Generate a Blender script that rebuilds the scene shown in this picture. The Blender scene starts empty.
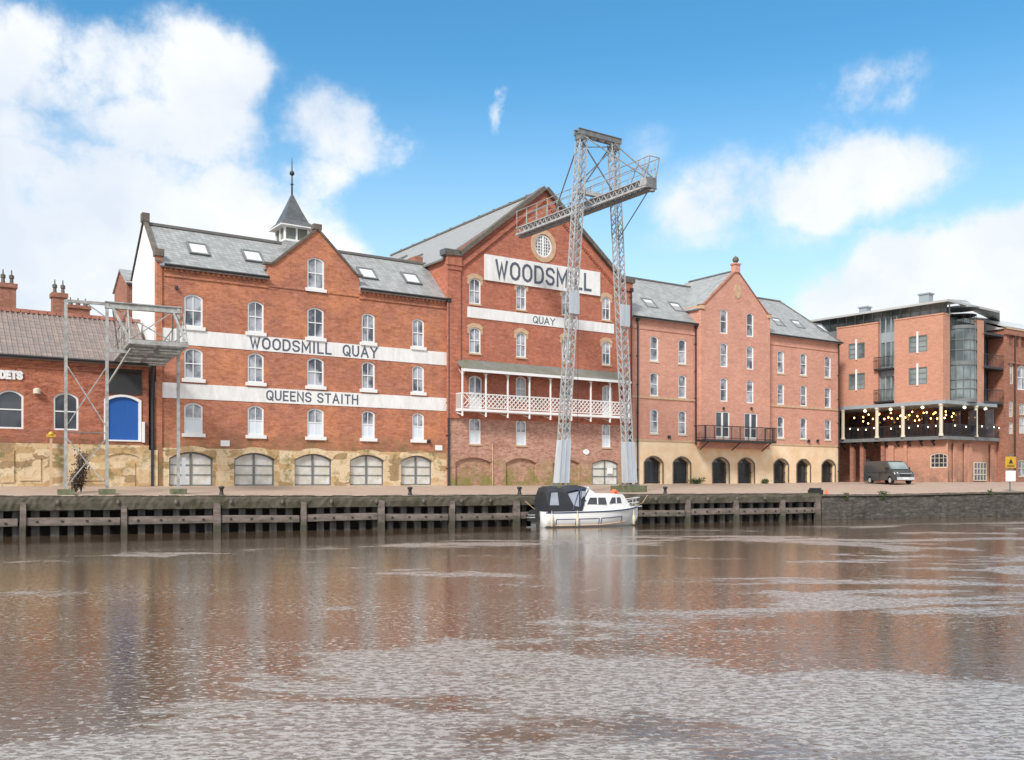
import bpy, math, random
from math import sin, cos, atan2, radians, sqrt, pi
from mathutils import Vector, Matrix
from mathutils.geometry import tessellate_polygon
random.seed(7)
SC = bpy.context.scene
COL = SC.collection

# ------------------------------------------------------------------ camera, sky, sun, exposure
EYE = 2.6; FOC = 945.0; CX = 512.0; YH = 480.0
cam = bpy.data.cameras.new("camera"); camo = bpy.data.objects.new("camera", cam); COL.objects.link(camo)
camo.location = (0, 0, EYE); camo.rotation_euler = (radians(90), 0, 0)
cam.sensor_width = 36; cam.lens = 36 * FOC / 1024; cam.shift_y = 100 / 1024
cam.clip_start = .1; cam.clip_end = 6000
SC.camera = camo
SC.view_settings.view_transform = 'Standard'; SC.view_settings.look = 'None'
SC.view_settings.gamma = 1; SC.view_settings.use_curve_mapping = False
SC.view_settings.exposure = 0.55

SUN_EL = radians(40); SUN_AZ = radians(205)      # compass-like: direction the sun stands in, from +Y clockwise
sun = bpy.data.lights.new("sun", 'SUN'); suno = bpy.data.objects.new("sun", sun); COL.objects.link(suno)
sun.energy = 2.9; sun.angle = radians(12); sun.color = (1, .965, .92)
sd = Vector((sin(SUN_AZ) * cos(SUN_EL), cos(SUN_AZ) * cos(SUN_EL), sin(SUN_EL)))
suno.rotation_euler = sd.to_track_quat('Z', 'Y').to_euler(); suno.location = (0, -20, 60)

W = bpy.data.worlds.new("World"); SC.world = W; W.use_nodes = True
def build_world():
    nt = W.node_tree; N = nt.nodes; L = nt.links; N.clear()
    out = N.new('ShaderNodeOutputWorld'); bg = N.new('ShaderNodeBackground'); L.new(bg.outputs[0], out.inputs[0])
    bg.inputs[1].default_value = .11
    sky = N.new('ShaderNodeTexSky'); sky.sky_type = 'NISHITA'; sky.sun_disc = False
    sky.sun_elevation = SUN_EL; sky.sun_rotation = SUN_AZ
    sky.air_density = 1.0; sky.dust_density = .6; sky.ozone_density = 2.2
    tc = N.new('ShaderNodeTexCoord')
    def math_(op, a, b=None, clamp=False):
        n = N.new('ShaderNodeMath'); n.operation = op; n.use_clamp = clamp
        for i, v in enumerate((a, b)):
            if v is None: continue
            if isinstance(v, (int, float)): n.inputs[i].default_value = v
            else: L.new(v, n.inputs[i])
        return n.outputs[0]
    def vmath(op, a, b):
        n = N.new('ShaderNodeVectorMath'); n.operation = op
        for i, v in enumerate((a, b)):
            if v is None: continue
            if isinstance(v, tuple): n.inputs[i].default_value = v
            else: L.new(v, n.inputs[i])
        return n
    D = tc.outputs['Generated']
    # warp of the direction so that the cloud outlines billow
    nz = N.new('ShaderNodeTexNoise'); nz.inputs['Scale'].default_value = 7.5; nz.inputs['Detail'].default_value = 7; nz.inputs['Roughness'].default_value = .6
    L.new(D, nz.inputs['Vector'])
    w1 = vmath('SUBTRACT', nz.outputs['Color'], (.5, .5, .5)); w2 = vmath('MULTIPLY', w1.outputs[0], (.10, .10, .09))
    P = vmath('ADD', D, w2.outputs[0]).outputs[0]
    def cdir(px, py):
        return Vector(((px - CX) / FOC, 1, (YH - py) / FOC)).normalized()
    # cloud banks: direction of the middle, half widths (across, up), density
    banks = [(-20, 60, .08, .06, .9), (50, 80, .07, .03, .5), (10, 130, .09, .03, .5), (205, 80, .075, .055, .95), (120, 65, .07, .035, .62), (190, 130, .11, .04, .75), (80, 150, .10, .022, .5), (330, 125, .09, .05, .75), (395, 145, .04, .02, .5), (40, 175, .12, .035, .7),
             (80, 330, .30, .13, 1.6), (150, 250, .14, .10, 1.2), (240, 235, .11, .085, 1.1), (290, 300, .10, .10, 1.2), (310, 175, .05, .03, .55),
             (868, 90, .075, .04, .5), (810, 88, .03, .012, .35), (860, 180, .11, .05, .75), (840, 160, .07, .04, .5), (720, 195, .09, .05, .42), (760, 225, .14, .03, .3), (640, 140, .04, .03, .2),
             (960, 285, .14, .062, 1.4), (1050, 272, .14, .06, 1.4), (880, 305, .1, .05, 1.0), (502, 108, .012, .03, .3),
             (-150, 280, .2, .2, 1.4)]
    tot = None
    for px, py, rx, rz, dn in banks:
        c = cdir(px, py)
        a = vmath('SUBTRACT', P, tuple(c)); b = vmath('MULTIPLY', a.outputs[0], (1 / rx, .8 / rx, 1 / rz))
        ln = N.new('ShaderNodeVectorMath'); ln.operation = 'LENGTH'; L.new(b.outputs[0], ln.inputs[0])
        mr = N.new('ShaderNodeMapRange'); mr.interpolation_type = 'SMOOTHSTEP'
        mr.inputs['From Min'].default_value = 1.25; mr.inputs['From Max'].default_value = .25
        mr.inputs['To Min'].default_value = 0; mr.inputs['To Max'].default_value = dn
        L.new(ln.outputs['Value'], mr.inputs['Value'])
        tot = mr.outputs[0] if tot is None else math_('MAXIMUM', tot, mr.outputs[0])
    # broken overcast overhead and behind
    sep = N.new('ShaderNodeSeparateXYZ'); L.new(D, sep.inputs[0])
    hi = N.new('ShaderNodeMapRange'); hi.interpolation_type = 'SMOOTHSTEP'
    hi.inputs['From Min'].default_value = .465; hi.inputs['From Max'].default_value = .60; hi.inputs['To Max'].default_value = 1.2
    L.new(sep.outputs['Z'], hi.inputs['Value'])
    bh = N.new('ShaderNodeMapRange'); bh.interpolation_type = 'SMOOTHSTEP'
    bh.inputs['From Min'].default_value = .45; bh.inputs['From Max'].default_value = .1; bh.inputs['To Max'].default_value = 1.0
    L.new(sep.outputs['Y'], bh.inputs['Value'])
    ov = math_('MAXIMUM', hi.outputs[0], bh.outputs[0])
    tot = math_('MAXIMUM', tot, ov)
    # fine texture breaks the edges
    nf = N.new('ShaderNodeTexNoise'); nf.inputs['Scale'].default_value = 7; nf.inputs['Detail'].default_value = 9; nf.inputs['Roughness'].default_value = .62
    L.new(D, nf.inputs['Vector'])
    t2 = math_('SUBTRACT', math_('MULTIPLY', nf.outputs[0], 3.0), 1.5)
    dens = math_('ADD', tot, math_('MULTIPLY', t2, math_('MINIMUM', math_('MULTIPLY', tot, 2.5), 1.0)))
    cr = N.new('ShaderNodeMapRange'); cr.interpolation_type = 'SMOOTHSTEP'
    cr.inputs['From Min'].default_value = .06; cr.inputs['From Max'].default_value = .80; cr.inputs['To Max'].default_value = .97
    L.new(dens, cr.inputs['Value'])
    # sky colour: a more saturated, lighter blue than raw
    sat = N.new('ShaderNodeHueSaturation'); sat.inputs['Saturation'].default_value = 1.30; sat.inputs['Value'].default_value = 1.22
    sat.inputs['Hue'].default_value = .487
    L.new(sky.outputs[0], sat.inputs['Color'])
    # pale band of thin cloud towards the horizon
    hz = N.new('ShaderNodeMapRange'); hz.inputs['From Min'].default_value = .42; hz.inputs['From Max'].default_value = .0; hz.inputs['To Max'].default_value = 1.0
    hz.interpolation_type = 'SMOOTHSTEP'
    L.new(sep.outputs['Z'], hz.inputs['Value'])
    mixh = N.new('ShaderNodeMixRGB'); mixh.inputs[2].default_value = (5.0, 6.3, 6.9, 1)
    L.new(hz.outputs[0], mixh.inputs[0]); L.new(sat.outputs[0], mixh.inputs[1])
    # cloud brightness: a little texture
    nb = N.new('ShaderNodeTexNoise'); nb.inputs['Scale'].default_value = 5; nb.inputs['Detail'].default_value = 5
    L.new(P, nb.inputs['Vector'])
    cb = N.new('ShaderNodeValToRGB'); cb.color_ramp.elements[0].position = .35; cb.color_ramp.elements[0].color = (.74, .80, .87, 1)
    cb.color_ramp.elements[1].position = .6; cb.color_ramp.elements[1].color = (1, 1, 1, 1)
    L.new(nb.outputs[0], cb.inputs[0])
    cv = vmath('MULTIPLY', cb.outputs[0], (6.7, 6.75, 6.9))
    mix = N.new('ShaderNodeMixRGB'); L.new(cr.outputs[0], mix.inputs[0]); L.new(mixh.outputs[0], mix.inputs[1]); L.new(cv.outputs[0], mix.inputs[2])
    L.new(mix.outputs[0], bg.inputs[0])
build_world()

# ------------------------------------------------------------------ helpers
def tag(o, label=None, cat=None, group=None, kind=None):
    if label: o['label'] = label
    if cat: o['category'] = cat
    if group: o['group'] = group
    if kind: o['kind'] = kind
    return o

def empty(name, loc=(0, 0, 0), rz=0, label=None, cat=None, group=None):
    o = bpy.data.objects.new(name, None); COL.objects.link(o); o.location = loc; o.rotation_euler = (0, 0, rz)
    o.empty_display_size = .3
    return tag(o, label, cat, group)

class MB:
    def __init__(s): s.v = []; s.f = []; s.m = []
    def poly(s, pts, m=0):
        i = len(s.v); s.v += [tuple(p) for p in pts]; s.f.append(tuple(range(i, i + len(pts)))); s.m.append(m)
    def box(s, x0, x1, y0, y1, z0, z1, m=0):
        c = [(x0, y0, z0), (x1, y0, z0), (x1, y1, z0), (x0, y1, z0), (x0, y0, z1), (x1, y0, z1), (x1, y1, z1), (x0, y1, z1)]
        s.hexa(c, m)
    def hexa(s, c, m=0):
        i = len(s.v); s.v += [tuple(p) for p in c]
        for f in ((0, 3, 2, 1), (4, 5, 6, 7), (0, 1, 5, 4), (1, 2, 6, 5), (2, 3, 7, 6), (3, 0, 4, 7)):
            s.f.append(tuple(i + k for k in f)); s.m.append(m)
    def bar(s, p, q, w, h=None, m=0, up=(0, 0, 1)):
        p = Vector(p); q = Vector(q); h = h or w; d = (q - p)
        if d.length < 1e-6: return
        d.normalize(); u = Vector(up)
        if abs(d.dot(u)) > .95: u = Vector((0, 1, 0)) if abs(d.y) < .9 else Vector((1, 0, 0))
        a = d.cross(u).normalized() * (w / 2); b = a.cross(d).normalized() * (h / 2)
        s.hexa([p - a - b, p + a - b, q + a - b, q - a - b, p - a + b, p + a + b, q + a + b, q - a + b], m)
    def tube(s, pts, r, n=8, m=0, cap=True):
        pts = [Vector(p) for p in pts]; rr = r if isinstance(r, (list, tuple)) else [r] * len(pts)
        base = len(s.v); u = None
        for k, p in enumerate(pts):
            d = (pts[min(k + 1, len(pts) - 1)] - pts[max(k - 1, 0)]).normalized()
            if u is None:
                u = Vector((0, 0, 1)) if abs(d.z) < .9 else Vector((1, 0, 0))
            a = d.cross(u).normalized(); b = a.cross(d).normalized(); u = b
            for j in range(n):
                t = 2 * pi * j / n; s.v.append(tuple(p + (a * cos(t) + b * sin(t)) * rr[k]))
        for k in range(len(pts) - 1):
            for j in range(n):
                s.f.append((base + k * n + j, base + k * n + (j + 1) % n, base + (k + 1) * n + (j + 1) % n, base + (k + 1) * n + j)); s.m.append(m)
        if cap:
            s.f.append(tuple(base + j for j in range(n))[::-1]); s.m.append(m)
            e = base + (len(pts) - 1) * n; s.f.append(tuple(e + j for j in range(n))); s.m.append(m)
    def lathe(s, prof, c=(0, 0, 0), n=12, m=0, rot=0):
        base = len(s.v)
        for r, z in prof:
            for j in range(n):
                t = 2 * pi * j / n + rot; s.v.append((c[0] + r * cos(t), c[1] + r * sin(t), c[2] + z))
        for k in range(len(prof) - 1):
            for j in range(n):
                s.f.append((base + k * n + j, base + k * n + (j + 1) % n, base + (k + 1) * n + (j + 1) % n, base + (k + 1) * n + j)); s.m.append(m)
        s.f.append(tuple(base + j for j in range(n))[::-1]); s.m.append(m)
        e = base + (len(prof) - 1) * n; s.f.append(tuple(e + j for j in range(n))); s.m.append(m)
    def slab(s, quad, t, m=0):
        q = [Vector(p) for p in quad]; n = (q[1] - q[0]).cross(q[2] - q[0]).normalized() * t
        b = [p - n for p in q]; N = len(q); i = len(s.v); s.v += [tuple(p) for p in q + b]
        s.f.append(tuple(range(i, i + N))); s.m.append(m); s.f.append(tuple(range(i + 2 * N - 1, i + N - 1, -1))); s.m.append(m)
        for k in range(N):
            s.f.append((i + k, i + N + k, i + N + (k + 1) % N, i + (k + 1) % N)); s.m.append(m)
    def xprism(s, prof, x0, x1, m=0):       # profile in (y, z), extruded along x
        n = len(prof); i = len(s.v)
        s.v += [(x0, y, z) for y, z in prof] + [(x1, y, z) for y, z in prof]
        s.f.append(tuple(range(i, i + n))); s.m.append(m); s.f.append(tuple(range(i + 2 * n - 1, i + n - 1, -1))); s.m.append(m)
        for k in range(n):
            s.f.append((i + k, i + n + k, i + n + (k + 1) % n, i + (k + 1) % n)); s.m.append(m)
    def yprism(s, prof, y0, y1, m=0):       # profile in (x, z), extruded along y
        n = len(prof); i = len(s.v)
        s.v += [(x, y0, z) for x, z in prof] + [(x, y1, z) for x, z in prof]
        s.f.append(tuple(range(i, i + n))); s.m.append(m); s.f.append(tuple(range(i + 2 * n - 1, i + n - 1, -1))); s.m.append(m)
        for k in range(n):
            s.f.append((i + k, i + n + k, i + n + (k + 1) % n, i + (k + 1) % n)); s.m.append(m)
    def wall(s, outer, holes, y=0, reveal=.14, m=0, thick=None):
        """front sheet in the (x,z) plane at y, with real openings whose reveals run back"""
        loops = [outer] + list(holes)
        tris = tessellate_polygon([[Vector((x, z, 0)) for x, z in lp] for lp in loops])
        flat = [p for lp in loops for p in lp]; i = len(s.v)
        s.v += [(x, y, z) for x, z in flat]
        for a, b, c in tris:
            A = (flat[b][0] - flat[a][0]) * (flat[c][1] - flat[a][1]) - (flat[c][0] - flat[a][0]) * (flat[b][1] - flat[a][1])
            if abs(A) < 1e-9: continue
            s.f.append((i + a, i + b, i + c) if A > 0 else (i + a, i + c, i + b)); s.m.append(m)
        for lp in holes:
            n = len(lp); j = len(s.v)
            s.v += [(x, y, z) for x, z in lp] + [(x, y + reveal, z) for x, z in lp]
            for k in range(n):
                s.f.append((j + k, j + (k + 1) % n, j + n + (k + 1) % n, j + n + k)); s.m.append(m)
        if thick:
            n = len(outer); j = len(s.v)
            s.v += [(x, y, z) for x, z in outer] + [(x, y + thick, z) for x, z in outer]
            for k in range(n):
                s.f.append((j + k, j + n + k, j + n + (k + 1) % n, j + (k + 1) % n)); s.m.append(m)
    def mesh(s, name, mats, smooth=False):
        me = bpy.data.meshes.new(name); me.from_pydata(s.v, [], s.f); me.update()
        for mt in (mats if isinstance(mats, (list, tuple)) else [mats]): me.materials.append(mt)
        for p, k in zip(me.polygons, s.m):
            p.material_index = k; p.use_smooth = smooth
        return me
    def build(s, name, mats, parent=None, loc=(0, 0, 0), rz=0, smooth=False):
        return link(name, s.mesh(name, mats, smooth), parent, loc, rz)

def link(name, me, parent=None, loc=(0, 0, 0), rz=0):
    o = bpy.data.objects.new(name, me); COL.objects.link(o); o.parent = parent; o.location = loc; o.rotation_euler = (0, 0, rz)
    return o

def copy_tree(o, parent=None):
    c = o.copy(); COL.objects.link(c); c.parent = parent
    for ch in list(o.children): copy_tree(ch, c)
    return c

# ------------------------------------------------------------------ materials
def newmat(name):
    m = bpy.data.materials.new(name); m.use_nodes = True; nt = m.node_tree
    return m, nt, nt.nodes, nt.links, nt.nodes['Principled BSDF']

def plain(name, col, rough=.6, metal=0, var=.25, scale=1.5, col2=None, bump=0, detail=6, stretch=(1, 1, 1), spec=.5, emit=None, es=0):
    m, nt, N, L, b = newmat(name)
    b.inputs['Roughness'].default_value = rough; b.inputs['Metallic'].default_value = metal
    b.inputs['Specular IOR Level'].default_value = spec
    tc = N.new('ShaderNodeTexCoord'); mp = N.new('ShaderNodeMapping'); mp.inputs['Scale'].default_value = stretch
    L.new(tc.outputs['Object'], mp.inputs[0])
    nz = N.new('ShaderNodeTexNoise'); nz.inputs['Scale'].default_value = scale; nz.inputs['Detail'].default_value = detail; nz.inputs['Roughness'].default_value = .65
    L.new(mp.outputs[0], nz.inputs['Vector'])
    cr = N.new('ShaderNodeValToRGB'); c2 = col2 or tuple(c * (1 - var) for c in col)
    cr.color_ramp.elements[0].position = .32; cr.color_ramp.elements[0].color = (*c2, 1)
    cr.color_ramp.elements[1].position = .66; cr.color_ramp.elements[1].color = (*col, 1)
    L.new(nz.outputs[0], cr.inputs[0]); L.new(cr.outputs[0], b.inputs['Base Color'])
    if bump:
        bp = N.new('ShaderNodeBump'); bp.inputs['Strength'].default_value = .6; bp.inputs['Distance'].default_value = bump
        L.new(nz.outputs[0], bp.inputs['Height']); L.new(bp.outputs[0], b.inputs['Normal'])
    if emit:
        b.inputs['Emission Color'].default_value = (*emit, 1); b.inputs['Emission Strength'].default_value = es
    return m

def brick(name, ca, cb, mortar, bw=.23, bh=.075, ms=.012, patch=(.5, .16, .09), pamt=.5, grime=None, gz=(0, 1), soot=.25, msoft=.3, gseed=0):
    """coursed masonry; xz of the object carries the courses; noise patches vary the tone, grime grows near the ground"""
    m, nt, N, L, b = newmat(name); b.inputs['Roughness'].default_value = .85; b.inputs['Specular IOR Level'].default_value = .25
    tc = N.new('ShaderNodeTexCoord'); sp = N.new('ShaderNodeSeparateXYZ'); L.new(tc.outputs['Object'], sp.inputs[0])
    ad = N.new('ShaderNodeMath'); ad.operation = 'ADD'; L.new(sp.outputs[0], ad.inputs[0]); L.new(sp.outputs[1], ad.inputs[1])
    cm = N.new('ShaderNodeCombineXYZ'); L.new(ad.outputs[0], cm.inputs[0]); L.new(sp.outputs[2], cm.inputs[1])
    bt = N.new('ShaderNodeTexBrick'); bt.inputs['Scale'].default_value = 1; bt.inputs['Brick Width'].default_value = bw; bt.inputs['Row Height'].default_value = bh
    bt.inputs['Mortar Size'].default_value = ms; bt.inputs['Mortar Smooth'].default_value = msoft
    bt.inputs['Color1'].default_value = (*ca, 1); bt.inputs['Color2'].default_value = (*cb, 1); bt.inputs['Mortar'].default_value = (*mortar, 1)
    L.new(cm.outputs[0], bt.inputs['Vector'])
    def noise(scale, det=5, rough=.6, off=0, st=(1, 1, 1)):
        mp = N.new('ShaderNodeMapping'); mp.inputs['Location'].default_value = (off, off * 2, off * 3); mp.inputs['Scale'].default_value = st
        L.new(tc.outputs['Object'], mp.inputs[0])
        n = N.new('ShaderNodeTexNoise'); n.inputs['Scale'].default_value = scale; n.inputs['Detail'].default_value = det; n.inputs['Roughness'].default_value = rough
        L.new(mp.outputs[0], n.inputs['Vector']); return n.outputs[0]
    def ramp(v, a, c, amt=1.0):
        r = N.new('ShaderNodeMapRange'); r.inputs['From Min'].default_value = a; r.inputs['From Max'].default_value = c; r.inputs['To Max'].default_value = amt
        L.new(v, r.inputs['Value']); return r.outputs[0]
    def mix(f, a, c, mode='MIX'):
        x = N.new('ShaderNodeMixRGB'); x.blend_type = mode; L.new(f, x.inputs[0]); L.new(a, x.inputs[1])
        if isinstance(c, tuple): x.inputs[2].default_value = (*c, 1)
        else: L.new(c, x.inputs[2])
        return x.outputs[0]
    c = mix(ramp(noise(.55, 6, .65, 3 + gseed), .42, .68, pamt), bt.outputs[0], patch)
    c = mix(ramp(noise(3.2, 7, .8, 9 + gseed, (1, 1, 2.2)), .46, .66, min(1, soot * 1.5)), c, tuple(x * .35 for x in ca))
    c = mix(ramp(noise(1.6, 7, .75, 31 + gseed, (.5, .5, 1.6)), .50, .66, soot * .9), c, tuple(x * .55 for x in cb))
    c = mix(ramp(noise(3.6, 8, .85, 17, (.5, .5, 2.2)), .50, .68, .75), c, tuple(min(1, x * 1.1 + .13) for x in ca))
    c = mix(ramp(noise(1.1, 5, .7, 51 + gseed, (2.6, 2.6, .28)), .56, .74, soot * .8), c, tuple(x * .5 for x in cb))
    if grime:
        g = ramp(noise(1.1, 6, .7, 5 + gseed), .38, .62)
        zr = N.new('ShaderNodeMapRange'); zr.inputs['From Min'].default_value = gz[1]; zr.inputs['From Max'].default_value = gz[0]
        L.new(sp.outputs[2], zr.inputs['Value'])
        mu = N.new('ShaderNodeMath'); mu.operation = 'MULTIPLY'; L.new(g, mu.inputs[0]); L.new(zr.outputs[0], mu.inputs[1])
        c = mix(mu.outputs[0], c, grime)
    L.new(c, b.inputs['Base Color'])
    bp = N.new('ShaderNodeBump'); bp.inputs['Strength'].default_value = .5; bp.inputs['Distance'].default_value = .012
    iv = N.new('ShaderNodeMath'); iv.operation = 'SUBTRACT'; iv.inputs[0].default_value = 1; L.new(bt.outputs['Fac'], iv.inputs[1])
    L.new(iv.outputs[0], bp.inputs['Height']); L.new(bp.outputs[0], b.inputs['Normal'])
    return m

def slate(name, c1, c2, moss=(.12, .13, .08), mamt=.35, bw=.3, bh=.22):
    m, nt, N, L, b = newmat(name); b.inputs['Roughness'].default_value = .42
    tc = N.new('ShaderNodeTexCoord'); sp = N.new('ShaderNodeSeparateXYZ'); L.new(tc.outputs['Object'], sp.inputs[0])
    cm = N.new('ShaderNodeCombineXYZ'); L.new(sp.outputs[0], cm.inputs[0])
    k = N.new('ShaderNodeMath'); k.operation = 'MULTIPLY'; k.inputs[1].default_value = 1.4; L.new(sp.outputs[2], k.inputs[0])
    k2 = N.new('ShaderNodeMath'); k2.operation = 'ADD'; L.new(sp.outputs[0], k2.inputs[0]); L.new(sp.outputs[1], k2.inputs[1])
    L.new(k2.outputs[0], cm.inputs[0]); L.new(k.outputs[0], cm.inputs[1])
    bt = N.new('ShaderNodeTexBrick'); bt.inputs['Scale'].default_value = 1; bt.inputs['Brick Width'].default_value = bw; bt.inputs['Row Height'].default_value = bh
    bt.inputs['Mortar Size'].default_value = .012; bt.inputs['Mortar Smooth'].default_value = .4
    bt.inputs['Color1'].default_value = (*c1, 1); bt.inputs['Color2'].default_value = (*c2, 1); bt.inputs['Mortar'].default_value = (*[x * .45 for x in c2], 1)
    L.new(cm.outputs[0], bt.inputs['Vector'])
    nz = N.new('ShaderNodeTexNoise'); nz.inputs['Scale'].default_value = 1.7; nz.inputs['Detail'].default_value = 8; nz.inputs['Roughness'].default_value = .78
    L.new(tc.outputs['Object'], nz.inputs['Vector'])
    r = N.new('ShaderNodeMapRange'); r.inputs['From Min'].default_value = .48; r.inputs['From Max'].default_value = .72; r.inputs['To Max'].default_value = mamt
    L.new(nz.outputs[0], r.inputs['Value'])
    x = N.new('ShaderNodeMixRGB'); x.inputs[2].default_value = (*moss, 1); L.new(r.outputs[0], x.inputs[0]); L.new(bt.outputs[0], x.inputs[1])
    L.new(x.outputs[0], b.inputs['Base Color'])
    bp = N.new('ShaderNodeBump'); bp.inputs['Distance'].default_value = .012; bp.inputs['Strength'].default_value = .6
    L.new(bt.outputs['Fac'], bp.inputs['Height']); bp.invert = True; L.new(bp.outputs[0], b.inputs['Normal'])
    return m

def glassmat(name, ca, cb, rough=.08, scale=.6):
    m, nt, N, L, b = newmat(name); b.inputs['Roughness'].default_value = rough; b.inputs['Specular IOR Level'].default_value = .8
    oi = N.new('ShaderNodeObjectInfo'); tc = N.new('ShaderNodeTexCoord')
    ad = N.new('ShaderNodeVectorMath'); ad.operation = 'ADD'; L.new(tc.outputs['Object'], ad.inputs[0])
    sc = N.new('ShaderNodeVectorMath'); sc.operation = 'SCALE'; sc.inputs['Scale'].default_value = 40
    cmb = N.new('ShaderNodeCombineXYZ'); 
    for i in range(3): L.new(oi.outputs['Random'], cmb.inputs[i])
    L.new(cmb.outputs[0], sc.inputs[0]); L.new(sc.outputs[0], ad.inputs[1])
    nz = N.new('ShaderNodeTexNoise'); nz.inputs['Scale'].default_value = scale; nz.inputs['Detail'].default_value = 3; L.new(ad.outputs[0], nz.inputs['Vector'])
    cr = N.new('ShaderNodeValToRGB'); cr.color_ramp.elements[0].position = .38; cr.color_ramp.elements[0].color = (*ca, 1)
    cr.color_ramp.elements[1].position = .6; cr.color_ramp.elements[1].color = (*cb, 1)
    L.new(nz.outputs[0], cr.inputs[0]); L.new(cr.outputs[0], b.inputs['Base Color'])
    return m

M = {}
M['brickA'] = brick('brick_orange', (.47, .145, .075), (.36, .10, .055), (.42, .27, .2), patch=(.66, .27, .13), pamt=.8, grime=(.18, .14, .06), gz=(2.0, 3.4), soot=.42)
M['brickW'] = brick('brick_mill', (.50, .14, .075), (.38, .095, .055), (.38, .23, .17), patch=(.58, .20, .11), pamt=.6, soot=.4, gseed=4)
M['brickWlow'] = brick('brick_mill_low', (.52, .22, .15), (.38, .13, .09), (.48, .36, .29), patch=(.58, .38, .28), pamt=.8, grime=(.20, .20, .05), gz=(.3, 2.2), soot=.6, gseed=8, ms=.016)
M['brickB'] = brick('brick_pink', (.62, .265, .18), (.53, .21, .145), (.56, .40, .32), patch=(.68, .36, .26), pamt=.6, soot=.22, gseed=12)
M['brickC'] = brick('brick_cadet', (.48, .14, .08), (.35, .085, .05), (.36, .23, .16), patch=(.60, .22, .10), pamt=.75, soot=.65, grime=(.13, .10, .07), gz=(1.9, 3.2), gseed=20)
M['brickM'] = brick('brick_modern', (.52, .225, .14), (.45, .185, .115), (.48, .34, .26), patch=(.58, .29, .19), pamt=.5, soot=.2, grime=(.22, .14, .10), gz=(.0, 2.4), gseed=30)
M['brickD'] = brick('brick_old', (.34, .13, .08), (.28, .10, .06), (.3, .2, .15), patch=(.42, .18, .11), pamt=.5, soot=.4, gseed=36)
def rubble(name):
    m, nt, N, L, b = newmat(name); b.inputs['Roughness'].default_value = .9
    tc = N.new('ShaderNodeTexCoord'); mp = N.new('ShaderNodeMapping'); mp.inputs['Scale'].default_value = (1.35, 1.35, 2.7); L.new(tc.outputs['Object'], mp.inputs[0])
    nw = N.new('ShaderNodeTexNoise'); nw.inputs['Scale'].default_value = 2.5; L.new(tc.outputs['Object'], nw.inputs['Vector'])
    ad = N.new('ShaderNodeMixRGB'); ad.blend_type = 'ADD'; ad.inputs[0].default_value = .5; L.new(mp.outputs[0], ad.inputs[1]); L.new(nw.outputs['Color'], ad.inputs[2])
    v = N.new('ShaderNodeTexVoronoi'); v.distance = 'CHEBYCHEV'; v.inputs['Scale'].default_value = 1; v.inputs['Randomness'].default_value = .6; L.new(ad.outputs[0], v.inputs['Vector'])
    v2 = N.new('ShaderNodeTexVoronoi'); v2.feature = 'DISTANCE_TO_EDGE'; v2.inputs['Randomness'].default_value = .75; L.new(ad.outputs[0], v2.inputs['Vector']); v2.inputs['Scale'].default_value = 1
    cr = N.new('ShaderNodeValToRGB'); e = cr.color_ramp.elements; e[0].position = .1; e[0].color = (.36, .24, .13, 1); e[1].position = .9; e[1].color = (.70, .55, .36, 1)
    for p, c in ((.35, (.55, .37, .18)), (.6, (.66, .50, .31))): q = e.new(p); q.color = (*c, 1)
    sp = N.new('ShaderNodeSeparateXYZ'); L.new(v.outputs['Color'], sp.inputs[0]); L.new(sp.outputs[0], cr.inputs[0])
    jr = N.new('ShaderNodeMapRange'); jr.inputs['From Min'].default_value = .0; jr.inputs['From Max'].default_value = .07; jr.inputs['To Min'].default_value = .0; jr.inputs['To Max'].default_value = 0; L.new(v2.outputs['Distance'], jr.inputs['Value'])
    m1 = N.new('ShaderNodeMixRGB'); m1.inputs[2].default_value = (.20, .15, .09, 1); L.new(jr.outputs[0], m1.inputs[0]); L.new(cr.outputs[0], m1.inputs[1])
    n1 = N.new('ShaderNodeTexNoise'); n1.inputs['Scale'].default_value = 1.1; n1.inputs['Detail'].default_value = 8; n1.inputs['Roughness'].default_value = .75; L.new(tc.outputs['Object'], n1.inputs['Vector'])
    g = N.new('ShaderNodeMapRange'); g.inputs['From Min'].default_value = .53; g.inputs['From Max'].default_value = .63; g.inputs['To Max'].default_value = .8; L.new(n1.outputs[0], g.inputs['Value'])
    m2 = N.new('ShaderNodeMixRGB'); m2.inputs[2].default_value = (.17, .16, .05, 1); L.new(g.outputs[0], m2.inputs[0]); L.new(m1.outputs[0], m2.inputs[1])
    n2 = N.new('ShaderNodeTexNoise'); n2.inputs['Scale'].default_value = 5; n2.inputs['Detail'].default_value = 6; n2.inputs['Roughness'].default_value = .8; L.new(tc.outputs['Object'], n2.inputs['Vector'])
    g2 = N.new('ShaderNodeMapRange'); g2.inputs['From Min'].default_value = .52; g2.inputs['From Max'].default_value = .7; g2.inputs['To Max'].default_value = .7; L.new(n2.outputs[0], g2.inputs['Value'])
    m3 = N.new('ShaderNodeMixRGB'); m3.inputs[2].default_value = (.16, .11, .07, 1); L.new(g2.outputs[0], m3.inputs[0]); L.new(m2.outputs[0], m3.inputs[1])
    L.new(m3.outputs[0], b.inputs['Base Color'])
    bp = N.new('ShaderNodeBump'); bp.inputs['Distance'].default_value = .05; L.new(n2.outputs[0], bp.inputs['Height']); L.new(bp.outputs[0], b.inputs['Normal']); return m
M['stone'] = rubble('rubble_stone')
M['render'] = plain('cream_render', (.80, .65, .46), .85, col2=(.70, .47, .26), scale=.8, detail=8, bump=.01)
M['white'] = plain('white_paint', (.80, .80, .79), .5, var=.08)
M['whitewall'] = plain('white_render', (.80, .80, .80), .8, col2=(.68, .68, .68), scale=.9, stretch=(1, 1, .35))
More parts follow.
